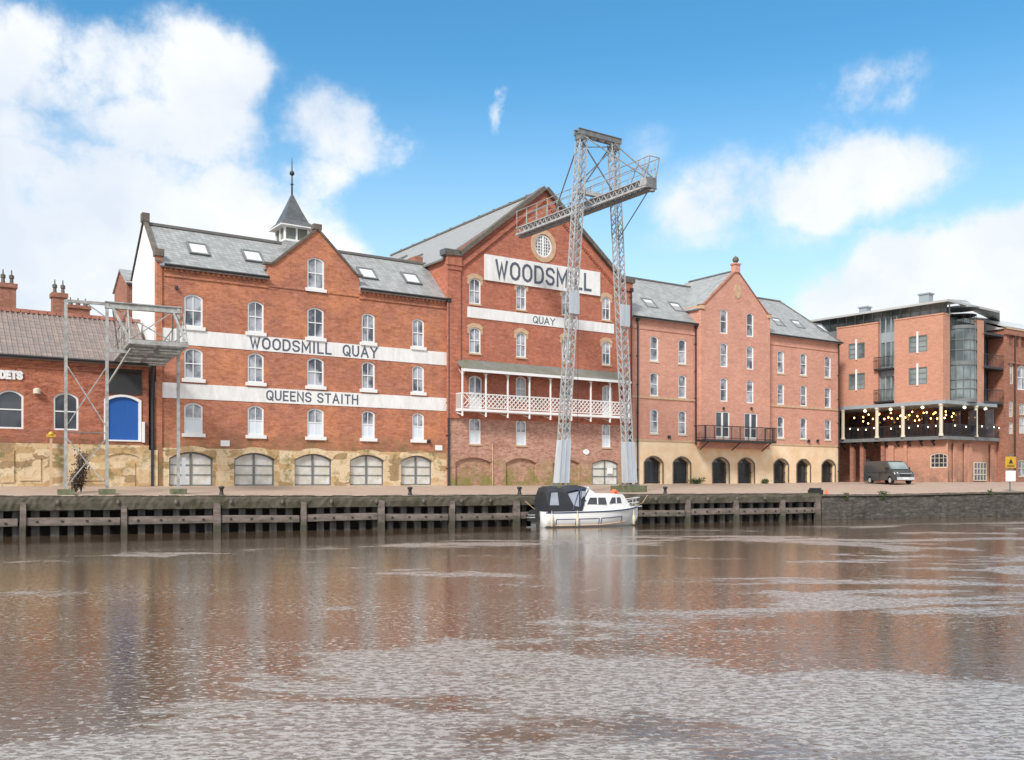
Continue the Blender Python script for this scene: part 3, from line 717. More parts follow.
    rf.slab([(.12, T / 2, RZ), (Lr, T / 2, RZ), (Lr, T + .2, E - .18), (.12, T + .2, E - .18)], .10)
    k = (az - gz) / (ga - gf0); k2 = (az - gz) / (gf1 - ga)
    rf.slab([(ga, .15, az - .05), (g0 - .15, .15, gz - .25), (g0 - .15, 3.4, gz - .25), (ga, 3.4, az - .05)][::-1], .08)
    rf.slab([(ga, .15, az - .05), (ga, 3.4, az - .05), (g1 + .15, 3.4, gz - .25), (g1 + .15, .15, gz - .25)][::-1], .08)
    r = rf.build('roof', M['slateA'], b)
    mb = MB(); mb.bar((.2, T / 2, RZ + .03), (Lr, T / 2, RZ + .03), .26, .16); mb.build('ridge', M['ridge'], r)
    mb = MB(); gable_coping(mb, [(g0 - .25, gz - .02), (gf0, gz - .02), (ga, az), (gf1, gz - .02), (g1 + .25, gz - .02)], -.10, .28, .13)
    mb.box(ga - .27, ga + .27, -.12, .3, az + .02, az + .36)
    mb.build('gable_coping', M['coping'], b)
    # white gable's parapet
    mb = MB()
    for (ya, za), (yb, zb) in (((-.15, E - .02), (T / 2, RZ + .18)), ((T / 2, RZ + .18), (T + .15, E - .02))):
        mb.hexa([(-.1, ya, za), (.16, ya, za), (.16, yb, zb), (-.1, yb, zb), (-.1, ya, za + .12), (.16, ya, za + .12), (.16, yb, zb + .12), (-.1, yb, zb + .12)])
    mb.box(-.16, .25, T / 2 - .25, T / 2 + .25, RZ + .1, RZ + .6)
    mb.build('gable_coping', M['coping'], b)
    mb = MB(); mb.box(-.06, .26, -.08, .3, -.4, E + .35); mb.build('corner_pier', M['brickA'], b)
    mb = MB(); mb.box(-.14, .36, -.16, .36, E + .35, E + .75); mb.build('pier_cap', M['coping'], b)
    for a, c in ((.35, g0), (g1, Lr - .02)):
        mb = MB(); mb.tube([(a, -.27, E - .12), (c, -.27, E - .12)], .075); mb.build('gutter', M['black'], b)
    downpipe(b, -.28, -.4, 6.9, -.12, .08); downpipe(b, Lr - .05, -.4, E - .3, -.22, .075)
    # skylights on the front slope
    pitch = atan2(RZ - E, T / 2)
    for px, u in ((198, .47), (252.5, .47), (367, .42), (411, .45)):
        y = T / 2 * u; s = S(px + 6, -y)
        skylight(b, S(px, -y), (y, E + (RZ - E) * u + .02), pitch)
    # small plaques and wall fittings
    for px, py in ((225, 443.5), (438.6, 448)):
        mb = MB(); s = S(px); z = P.z_(px, py); mb.box(s - .26, s + .26, -.05, -.002, z - .16, z + .18); mb.build('plaque', M['white'], b)
    mb = MB(); s = S(428.5); z = P.z_(428, 441.5); mb.box(s - .08, s + .08, -.16, 0, z - .12, z + .12); mb.build('wall_lamp', M['black'], b)
    mb = MB(); s = S(176); z = P.z_(176, 288); mb.lathe([(.02, -.1), (.09, -.08), (.09, .08), (.02, .1)], (s, -.1, z), 10); mb.build('wall_lamp', M['black'], b)
    # ventilation cupola astride the ridge
    c = link('cupola', None, b) if False else None
    yy = T / 2 + .35; s = S(292, -yy); z0 = 15.0; hw = .80
    mb = MB()
    mb.hexa([(s - 1.2, yy - 1.2, z0 - 1.0), (s + 1.2, yy - 1.2, z0 - 1.0), (s + 1.2, yy + 1.2, z0 - 1.0), (s - 1.2, yy + 1.2, z0 - 1.0), (s - hw, yy - hw, z0 + .55), (s + hw, yy - hw, z0 + .55), (s + hw, yy + hw, z0 + .55), (s - hw, yy + hw, z0 + .55)])
    base = mb.build('cupola', M['slateA'], b)
    mb = MB(); mb.box(s - hw + .05, s + hw - .05, yy - hw + .05, yy + hw - .05, z0 + .5, z0 + 1.45)
    mb.build('louvre_box', M['lead'], base)
    mb = MB()
    for sx in (-1, 0, 1):
        for sy in (-1, 1): 
            mb.box(s + sx * (hw - .04) - .05, s + sx * (hw - .04) + .05, yy + sy * (hw - .02) - .05, yy + sy * (hw - .02) + .05, z0 + .5, z0 + 1.45)
            mb.box(s + sy * (hw - .02) - .05, s + sy * (hw - .02) + .05, yy + sx * (hw - .04) - .05, yy + sx * (hw - .04) + .05, z0 + .5, z0 + 1.45)
    for q in (z0 + .5, z0 + 1.36): mb.box(s - hw - .02, s + hw + .02, yy - hw - .02, yy + hw + .02, q, q + .12)
    mb.build('cupola_frame', M['white'], base)
    mb = MB(); r2 = sqrt(2)
    mb.lathe([(1.10 * r2, 1.42), (1.12 * r2, 1.50), (.80 * r2, 1.86), (.52 * r2, 2.5), (.26 * r2, 3.15), (.05, 3.75)], (s, yy, z0), 4, rot=pi / 4)
    mb.build('spire', M['slateD'], base)
    mb = MB(); mb.lathe([(1.15 * r2, 1.40), (1.15 * r2, 1.47)], (s, yy, z0), 4, rot=pi / 4); mb.build('spire_eaves', M['white'], base)
    mb = MB(); mb.lathe([(.06, 3.6), (.05, 4.3), (.11, 4.35), (.05, 4.42), (.04, 4.9), (.16, 5.0), (.16, 5.12), (.04, 5.25), (.03, 5.8), (.01, 6.1)], (s, yy, z0), 8)
    mb.build('finial', M['black'], base, smooth=True)
    return b
warehouse()

# ------------------------------------------------------------------ building 2: the tall gabled mill
def mill():
    P = FA(447.6, -.38, .16); S = P.s_; Z = P.z_; Lr = S(629.5)
    b = P.root('gabled_mill', label='tall red brick mill with broad gable, WOODSMILL sign board and white lattice balcony', cat='warehouse')
    E = 15.35; az = Z(544.2, 190.5); ga = Lr / 2 + (S(544.2) - Lr / 2) * .9; T = 24.0; LO = 4.55
    c = [475, 521.2, 566.3, 606.2]; ww = [.93, .87, .84, .84]
    wins = []
    for px, w in zip(c, ww):
        s = S(px); wins += [(s, Z(521.2, 309.8), w, 1.78, 'sash'), (s, Z(521.2, 357.5), w, 1.78, 'sash'), (s, Z(521.2, 445.3), w, 1.82, 'sashblind')]
    lvl = 5.2
    wins += [(S(475.4), lvl, 1.05, 2.3, 'door'), (S(521), Z(521, 400.5), .88, 1.7, 'sash'), (S(566), Z(521, 400.5), .88, 1.7, 'sash'), (S(607.3), lvl, 1.0, 2.3, 'door')]
    holes = [shift(arch(w, h, .2), s, z) for s, z, w, h, _ in wins]
    rs, rz, rr = S(543.4), Z(543.4, 246), .78
    circ = [(rs + rr * cos(t * pi / 10), rz + rr * 1.05 * sin(t * pi / 10)) for t in range(20)]
    up = [h for h in holes if h[0][1] > LO]; lo = [h for h in holes if h[0][1] <= LO]
    mb = MB(); mb.wall([(0, LO), (Lr, LO), (Lr, E), (ga, az), (0, E)], up + [circ], 0, .16)
    mb.poly([(0, 0, -.4), (0, T, -.4), (0, T, E), (0, 0, E)][::-1]); mb.poly([(Lr, 0, -.4), (Lr, T, -.4), (Lr, T, E), (Lr, 0, E)])
    mb.poly([(0, T, -.4), (0, T, E), (ga, T, az), (Lr, T, E), (Lr, T, -.4)])
    mb.box(-.06, .95, -.12, 0, LO, E - .55); mb.box(-.14, 1.0, -.22, 0, E - .55, E + .1); mb.box(-.1, 1.0, -.17, 0, E - .85, E - .55)
    mb.box(Lr - .85, Lr + .06, -.12, 0, LO, E - .55); mb.box(Lr - .9, Lr + .14, -.22, 0, E - .55, E + .1)
    # raking corbel course under the verge
    d1 = Vector((ga - 1.0, az - E)).normalized()
    for a, c2 in (((1.0, E - .45), (ga, az - .55)), ((Lr - 1.0, E - .45), (ga, az - .55))):
        mb.bar((a[0], -.06, a[1]), (c2[0], -.06, c2[1]), .12, .30); 
        n = 44
        for k in range(n):
            q = (k + .5) / n; x = a[0] + (c2[0] - a[0]) * q; z = a[1] + (c2[1] - a[1]) * q
            mb.box(x - .06, x + .06, -.08, 0, z - .32, z - .12)
    mb.build('wall', M['brickW'], b)
    # older patched brick below the balcony, blind arches and a gate
    bl = [(455.7, 491), (506, 536.2), (553, 579)]; blh = [(S((a + d) / 2), S(d) - S(a)) for a, d in bl]; gs, gw = S(605.3), S(618.3) - S(592.5)
    mb = MB(); mb.wall([(0, -.5), (Lr, -.5), (Lr, LO), (0, LO)], lo + [shift(arch(w, 1.92, .34), s, 0.0) for s, w in blh] + [shift(arch(gw, 1.9, .3), gs, 0)], 0, .14)
    for s, w in blh:
        mb.box(s - w / 2, s + w / 2, .13, .18, 0, 2.0); archring(mb, s, 0, w, 1.92, .34, .24, -.03, .02)
    archring(mb, gs, 0, gw, 1.9, .3, .24, -.03, .02)
    mb.build('lower_wall', M['brickWlow'], b)
    g = MB(); g.wall(arch(gw, 1.9, .3), [], .11); g = g.build('gate', M['gate'], b, (gs, 0, 0))
    fr = MB(); fr.wall(arch(gw, 1.9, .3), [shift(arch(gw - .16, 1.74, .27), 0, .07)], .06, .05); fr.box(-.05, .05, .07, .12, .05, 1.8)
    for q in (.62, 1.2): fr.box(-gw / 2 + .07, gw / 2 - .07, .07, .12, q, q + .07)
    fr.build('gate_frame', M['gateframe'], g)
    fr = MB(); fr.box(.2, .75, .02, .055, .85, 1.3); fr.build('notice', M['white'], g)
    for s, z, w, h, st in wins: window(b, s, z, w, h, .2, style=st, sill=(st != 'door'), sl=(.06, .06, .10, 'paleStone'), name='balcony_door' if st == 'door' else 'window')
    for s, z, w, h, st in wins:
        if z < 8: continue
        mb = MB()
        if z > 8: archring(mb, s, z, w, h, .2, .30, -.03, .02); mb.box(s - w / 2 - .15, s - w / 2, -.03, .02, z + h - .45, z + h - .12); mb.box(s + w / 2, s + w / 2 + .15, -.03, .02, z + h - .45, z + h - .12)
        mb.build('arch_head', M['paleStone'], b)
    # round window
    mb = MB(); n = 28
    for k in range(n):
        a, c2 = 2 * pi * k / n, 2 * pi * (k + 1) / n; r1, r2_ = .80, 1.12
        pts = [(rs + r1 * cos(a), rz + r1 * 1.05 * sin(a)), (rs + r1 * cos(c2), rz + r1 * 1.05 * sin(c2)), (rs + r2_ * cos(c2), rz + r2_ * 1.05 * sin(c2)), (rs + r2_ * cos(a), rz + r2_ * 1.05 * sin(a))]
        mb.hexa([(pts[0][0], -.04, pts[0][1]), (pts[1][0], -.04, pts[1][1]), (pts[1][0], .02, pts[1][1]), (pts[0][0], .02, pts[0][1]),
                 (pts[3][0], -.04, pts[3][1]), (pts[2][0], -.04, pts[2][1]), (pts[2][0], .02, pts[2][1]), (pts[3][0], .02, pts[3][1])])
    rw = mb.build('round_window', M['paleStone'], b)
    mb = MB(); mb.wall(circ, [[(rs + .68 * cos(t * pi / 10), rz + .71 * sin(t * pi / 10)) for t in range(20)]], .03, .07)
    for q in (-.45, -.22, 0, .22, .45):
        hh = sqrt(.7 ** 2 - q * q); mb.box(rs + q - .02, rs + q + .02, .05, .1, rz - hh, rz + hh)
        mb.box(rs - hh, rs + hh, .055, .1, rz + q - .02, rz + q + .02)
    mb.box(rs - .07, rs + .07, .03, .1, rz - .7, rz + .7)
    mb.build('round_frame', M['white'], rw)
    mb = MB(); mb.wall(circ, [], .12); mb.build('pane', M['glass'], rw)
    # sign board and band
    z0, z1 = Z(541, 288), Z(541, 263.2)
    mb = MB(); mb.box(S(484.2), S(599.4), -.10, -.001, z0, z1); sg = mb.build('sign_board', M['band'], b)
    text(sg, 'WOODSMILL', S(494.5), S(590.5), z0 + .24, 1.3, -.103, M['letter'], .02, .135, .50)
    z0, z1 = Z(540, 325.4), Z(540, 315.2)
    mb = MB(); mb.box(S(467.4), S(613.7), -.04, -.001, z0, z1); sg = mb.build('painted_band', M['band'], b)
    text(sg, 'QUAY', S(532.6), S(554.8), z0 + .1, .52, -.043, M['letter'], .004, .15, .38)
    # roof
    rf = MB()
    rf.slab([(ga, .3, az + .02), (-.35, .3, E - .15), (-.35, T, E - .15), (ga, T, az + .02)][::-1], .12)
    rf.slab([(ga, .3, az + .02), (ga, T, az + .02), (Lr + .35, T, E - .15), (Lr + .35, .3, E - .15)][::-1], .12)
    r = rf.build('roof', M['slateW'], b)
    mb = MB(); mb.bar((ga, .3, az + .05), (ga, T, az + .05), .3, .14)
    for k in range(10): mb.box(ga - .1, ga + .1, 2 + k * 2.2, 2.25 + k * 2.2, az + .1, az + .2)
    mb.build('ridge', M['ridge'], r)
    mb = MB(); gable_coping(mb, [(-.25, E + .05), (.9, E + .12), (ga, az), (Lr - .9, E + .12), (Lr + .25, E + .05)], -.30, .42, .30)
    mb.build('verge_coping', M['coping'], b)
    mb = MB(); mb.box(-.35, 1.05, -.28, .45, E + .1, E + .48); mb.box(Lr - 1.0, Lr + .35, -.28, .45, E + .1, E + .48)
    mb.build('kneeler', M['slateD'], b)
    pitch = atan2(az - E, ga)
    for yq, u in ((9.5, .32), (11.6, .32), (15.5, .55)):
        o = link('skylight', sk_mesh[0], b, (ga * u, yq, E - .15 + (az - E + .17) * (ga * u + .35) / (ga + .35) + .02)); o.rotation_euler = (0, -pitch, 0); link('pane', sk_mesh[1], o)
    # chimney-like upstand at the left eaves
    mb = MB(); mb.box(-.5, .1, 3.6, 4.6, E - .9, E + .7); mb.build('parapet_block', M['brickD'], b)
    downpipe(b, Lr - .02, -.4, E - .6, -.24, .06)
    # balcony
    t = .9; s0, s1 = S(461.8, t), S(631.5, t); f0, f1 = 5.0, 5.16
    mb = MB(); mb.box(s0, s1, -t, -.0, f0, f1); bal = mb.build('balcony', M['white'], b)
    posts = [462.4, 485.9, 507.8, 529.5, 550.5, 571.5, 590.8, 610, 628.8]; ps = [S(x, t - .06) for x in posts]
    for s in ps:
        mb = MB(); mb.box(s - .045, s + .045, -t + .02, -t + .11, f0 - .35, 7.85)
        mb.bar((s, -t + .08, f0 - .25), (s, -.02, f0 - .05), .05)
        mb.bar((s, -t + .07, 7.4), (s + .28, -t + .07, 7.75), .03); mb.bar((s, -t + .07, 7.4), (s - .28, -t + .07, 7.75), .03)
        mb.build('balcony_post', M['white'], bal)
    mb = MB(); rt = 6.22
    mb.box(s0, s1, -t + .03, -t + .09, rt - .06, rt); mb.box(s0, s1, -t + .04, -t + .08, f1 + .08, f1 + .12)
    k = s0; st = .34
    hgt = rt - f1 - .1
    while k < s1:
        for sg_ in (1, -1):
            a = (k, -t + .06, f1 + .1) if sg_ > 0 else (k + hgt, -t + .06, f1 + .1); c2 = (k + hgt, -t + .06, rt - .03) if sg_ > 0 else (k, -t + .06, rt - .03)
            mb.bar(a, c2, .045) if k + hgt <= s1 + .1 else None
        k += st
    for x in (s0 + .03, s1 - .03):
        mb.box(x - .02, x + .02, -t, 0, rt - .06, rt)
        for q in range(10): mb.bar((x, -t + q * .13, f1), (x, -t + q * .13, rt), .025)
    mb.build('lattice_railing', M['white'], bal)
    mb = MB(); prof = [(-t - .2, 7.80), (-t + .1, 7.93), (-.5, 8.08), (-.2, 8.3), (-.0, 8.55), (-.0, 8.42), (-.2, 8.18), (-.5, 7.98), (-t + .1, 7.83), (-t - .2, 7.70)]
    mb.xprism(prof, s0 + .1, s1 - .25); mb.build('canopy_roof', M['lead'], bal)
    mb = MB(); mb.box(s0 + .05, s1 - .2, -t - .22, -t - .12, 7.62, 7.80); mb.build('canopy_fascia', M['white'], bal)
    mb = MB(); s = S(586); z = Z(586, 452); mb.lathe([(.28, 0), (.3, .03)], (0, 0, 0), 12)
    mb.v = [(s + x, -.06 + z_ , z + y * .7) for x, y, z_ in mb.v]; mb.build('plaque', M['white'], b)
    mb = MB(); mb.box(S(492.3) - .03, S(492.3) + .03, -.06, 0, -.3, 2.9); mb.build('conduit', M['paleStone'], b)
    return b
mill()

# ------------------------------------------------------------------ building 3: pinker brick range over a cream arcade
def arcade_range():
    P = FA(630.5, -.33); S = P.s_; Z = P.z_; Lr = S(838.7)
    b = P.root('arcaded_warehouse', label='pinkish brick warehouse with central gable and black balcony above a cream arcaded ground floor', cat='warehouse')
    E = 13.0; RZ = 17.0; T = 8.0; G = .55; CR = 3.42
    g0, g1, ga = S(701, G), S(770, G), S(737, G); gz, az = 14.45, Z(737, 270.5, G)
    colsL = [654.2, 682.3]; colsR = [780.8, 803.6, 827.8]; w = .88
    rows = [(Z(654.2, 361), 1.95), (Z(654.2, 396), 1.85), (Z(654.2, 433.3), 1.9)]
    wl = [(S(px), z, w, h, 'one') for px in colsL for z, h in rows]; wr = [(S(px), z, w, h, 'one') for px in colsR for z, h in rows]
    wg = [(S(px, G), z, .86, h, 'one') for px in (724, 750.1) for z, h in ((Z(724, 333.6, G), 2.0), (Z(724, 367, G), 2.0), (Z(724, 401.5, G), 1.95))]
    fd = [(S(722.7, G), Z(722.7, 439, G), 1.62, 2.25, 'french'), (S(751, G), Z(722.7, 439, G), 1.6, 2.25, 'french')]
    H = lambda L_: [shift(arch(ww, h, .16 if st != 'french' else 0), s, z) for s, z, ww, h, st in L_]
    mb = MB()
    mb.wall([(0, CR), (g0, CR), (g0, E), (0, E)], H(wl), 0, .14); mb.wall([(g1, CR), (Lr, CR), (Lr, E), (g1, E)], H(wr), 0, .14)
    gb = 2.95
    mb.wall([(g0, gb), (g1, gb), (g1, gz), (ga, az), (g0, gz)], H(wg) + H(fd), -G, .14)
    mb.poly([(g0, -G, gb), (g0, 2, gb), (g0, 2, gz), (g0, -G, gz)][::-1]); mb.poly([(g1, -G, gb), (g1, 2, gb), (g1, 2, gz), (g1, -G, gz)])
    mb.poly([(g0, -G, gb), (g1, -G, gb), (g1, 0, gb), (g0, 0, gb)][::-1])
    mb.poly([(Lr, 0, CR), (Lr, T, CR), (Lr, T, E), (Lr, 0, E)]); mb.poly([(0, T, -.4), (0, T, E), (Lr, T, E), (Lr, T, -.4)])
    for a, c in ((.1, g0), (g1, Lr)):
        mb.box(a, c, -.05, 0, E - .95, E - .85); mb.box(a, c, -.05, 0, E - .3, E - .12)
        k = a + .05
        while k < c - .15: mb.box(k, k + .12, -.08, 0, E - .12, E + .05); k += .3
    for q, off in ((wl, 0), (wr, 0), (wg, -G)):
        for s, z, ww, h, st in q: archring(mb, s, z, ww, h, .16, .2, -.012 + off, .02 + off)
    mb.build('wall', M['brickB'], b)
    for s, z, ww, h, st in wl + wr: window(b, s, z, ww, h, .16, style=st, glass='glass', sl=(.06, .05, .12, 'cream'))
    for s, z, ww, h, st in wg: window(b, s, z, ww, h, .16, y=-G, style=st, sill=False)
    for s, z, ww, h, st in fd: window(b, s, z, ww, h, 0, y=-G, style=st, sill=False, name='french_door', glass='glassd')
    mb = MB(); z = Z(631, 396); mb.box(0, g0, -.06, 0, z - .1, z + .06); mb.box(g1, Lr + .04, -.06, 0, z - .1, z + .06)
    mb.box(0, g0, -.05, 0, CR - .06, CR + .1); mb.box(g1, Lr + .04, -.05, 0, CR - .06, CR + .1)
    mb.build('string_course', M['paleStone'], b)
    # cream arcade
    ar = [(644, 662.8), (673, 690.5), (712.4, 729), (738, 754.2), (773.8, 788.2), (796.5, 810.2), (821.6, 835)]
    ah = [(S((a + c) / 2), S(c) - S(a)) for a, c in ar]
    mb = MB(); mb.wall([(0, -.5), (Lr, -.5), (Lr, CR), (0, CR)], [shift(arch(w_, 2.14, .5, 9), s, .04) for s, w_ in ah], 0.0, .5)
    mb.poly([(Lr, 0, -.5), (Lr, T, -.5), (Lr, T, CR), (Lr, 0, CR)])
    mb.build('arcade_wall', M['render'], b)
    for s, w_ in ah:
        mb = MB(); o = arch(w_ + .02, 2.15, .5, 9)[1:] + [(-w_ / 2, 0)]
        lp = shift(arch(w_ + .02, 2.15, .5, 9), s, .035)
        for (ax, az_), (bx, bz) in zip(lp[1:], lp[2:] + lp[:1]):
            mb.bar((ax, -.02, az_), (bx, -.02, bz), .06, .10)
        mb.build('arch_trim', M['coping'], b)
    for s, w_ in ah:
        mb = MB(); mb.wall(arch(w_, 2.14, .5, 9), [], .49); g = mb.build('arch_opening', M['glassd'], b, (s, 0, .04))
        mb = MB()
        q = -w_ / 2 + .08
        while q < w_ / 2: mb.box(q - .015, q + .015, .3, .33, 0, 1.75); q += .14
        for zz in (.1, .9, 1.7): mb.box(-w_ / 2, w_ / 2, .29, .34, zz, zz + .05)
        mb.build('grille', M['black'], g)
    # roofs
    hx = Lr - 3.3
    rf = MB()
    rf.slab([(-.02, -.25, E - .1), (Lr + .25, -.25, E - .1), (hx, T / 2, RZ), (-.02, T / 2, RZ)], .12)
    rf.slab([(-.02, T / 2, RZ), (hx, T / 2, RZ), (Lr + .25, T + .25, E - .1), (-.02, T + .25, E - .1)], .12)
    rf.slab([(Lr + .25, -.25, E - .1), (Lr + .25, T + .25, E - .1), (hx, T / 2, RZ)], .12)
    rf.slab([(ga, -G + .2, az), (g0 - .25, -G + .2, gz - .3), (g0 - .25, 5.5, gz - .3), (ga, 5.5, az)][::-1], .1)
    rf.slab([(ga, -G + .2, az), (ga, 5.5, az), (g1 + .25, 5.5, gz - .3), (g1 + .25, -G + .2, gz - .3)][::-1], .1)
    r = rf.build('roof', M['slateA'], b)
    mb = MB(); mb.bar((0, T / 2, RZ + .03), (hx, T / 2, RZ + .03), .2, .12); mb.bar((hx, T / 2, RZ + .03), (Lr + .2, -.2, E), .16, .08)
    mb.bar((ga, -G + .2, az + .03), (ga, 5, az + .03), .2, .1); mb.build('ridge', M['ridge'], r)
    mb = MB(); gable_coping(mb, [(g0 - .15, gz - .03), (g0 + .35, gz + .03), (ga, az), (g1 - .35, gz + .03), (g1 + .15, gz - .03)], -G - .06, -G + .3, .09)
    mb.build('gable_coping', M['brickD'], b)
    mb = MB()
    for x in (g0 - .12, g1 - .35): mb.box(x, x + .47, -G - .1, .1, gz - .3, gz - .02)
    mb.build('kneeler', M['paleStone'], b)
    mb = MB(); mb.box(ga - .28, ga + .28, -G - .1, -G + .4, az - .15, az + .48); mb.box(ga - .36, ga + .36, -G - .16, -G + .46, az + .48, az + .6)
    pd = mb.build('finial_pedestal', M['brickB'], b)
    mb = MB(); mb.lathe([(.08, .58), (.10, .66), (.2, .74), (.27, .86), (.27, .98), (.2, 1.1), (.08, 1.18), (.03, 1.25)], (ga, -G + .15, az), 12); mb.build('ball_finial', M['coping'], pd, smooth=True)
    mb = MB(); s, z = S(737.6, G), Z(737.6, 291.5, G); n = 20
    lp = [(s + .42 * cos(2 * pi * k / n), z + .6 * sin(2 * pi * k / n)) for k in range(n)]; mb.yprism(lp, -G - .04, -G - .001); mb.build('roundel', M['paleStone'], b)
    for a, c in ((.05, g0), (g1, Lr + .25)):
        mb = MB(); mb.tube([(a, -.3, E - .08), (c, -.3, E - .08)], .07); mb.build('gutter', M['black'], b)
    downpipe(b, S(637), -.4, E - .35); downpipe(b, g0 - .12, 3.2, E - .3); downpipe(b, Lr - .1, -.4, E - .3)
    pitch = atan2(RZ - E, T / 2)
    for px, u in ((649, .36), (676, .36), (777.5, .34), (797, .36), (820.5, .34)):
        y = T / 2 * u; o = skylight(b, S(px, -y), (y, E - .05 + (RZ - E) * u + .04), pitch)
    # black iron balcony
    t = G + 1.15; s0, s1 = S(706, t), S(776.5, t); f0 = fd[0][1] - .12
    mb = MB(); mb.box(s0, s1, -t, -G, f0 - .16, f0)
    for q in (s0 + .5, (s0 + s1) / 2, s1 - .5): mb.bar((q, -t + .1, f0 - .1), (q, -G, f0 - .8), .07)
    bal = mb.build('balcony', M['black'], b)
    mb = MB()
    def rail(a, c):
        a, c = Vector(a), Vector(c); n = int((c - a).length / .14)
        mb.bar(a + Vector((0, 0, 1.1)), c + Vector((0, 0, 1.1)), .06); mb.bar(a + Vector((0, 0, .12)), c + Vector((0, 0, .12)), .04)
        for k in range(n + 1):
            p = a + (c - a) * k / max(n, 1); mb.bar(p, p + Vector((0, 0, 1.1)), .055 if k % 7 == 0 else .022)
    rail((s0, -t + .03, f0), (s1, -t + .03, f0)); rail((s0 + .02, -G, f0), (s0 + .02, -t, f0)); rail((s1 - .02, -G, f0), (s1 - .02, -t, f0))
    mb.build('railing', M['black'], bal)
    for px in (722.8, 750.7):
        mb = MB(); s, z = S(px, G), Z(px, 408.5, G); mb.lathe([(.03, -.12), (.1, -.06), (.1, .06), (.03, .12)], (s, -G - .1, z), 8); mb.build('wall_lamp', M['black'], b)
    for px, py in ((668.5, 437), (808, 441), (817, 441)):
        mb = MB(); s, z = S(px), Z(px, py); mb.box(s - .09, s + .09, -.18, 0, z - .12, z + .12); mb.build('wall_lamp', M['black'], b)
    return b
arcade_range()

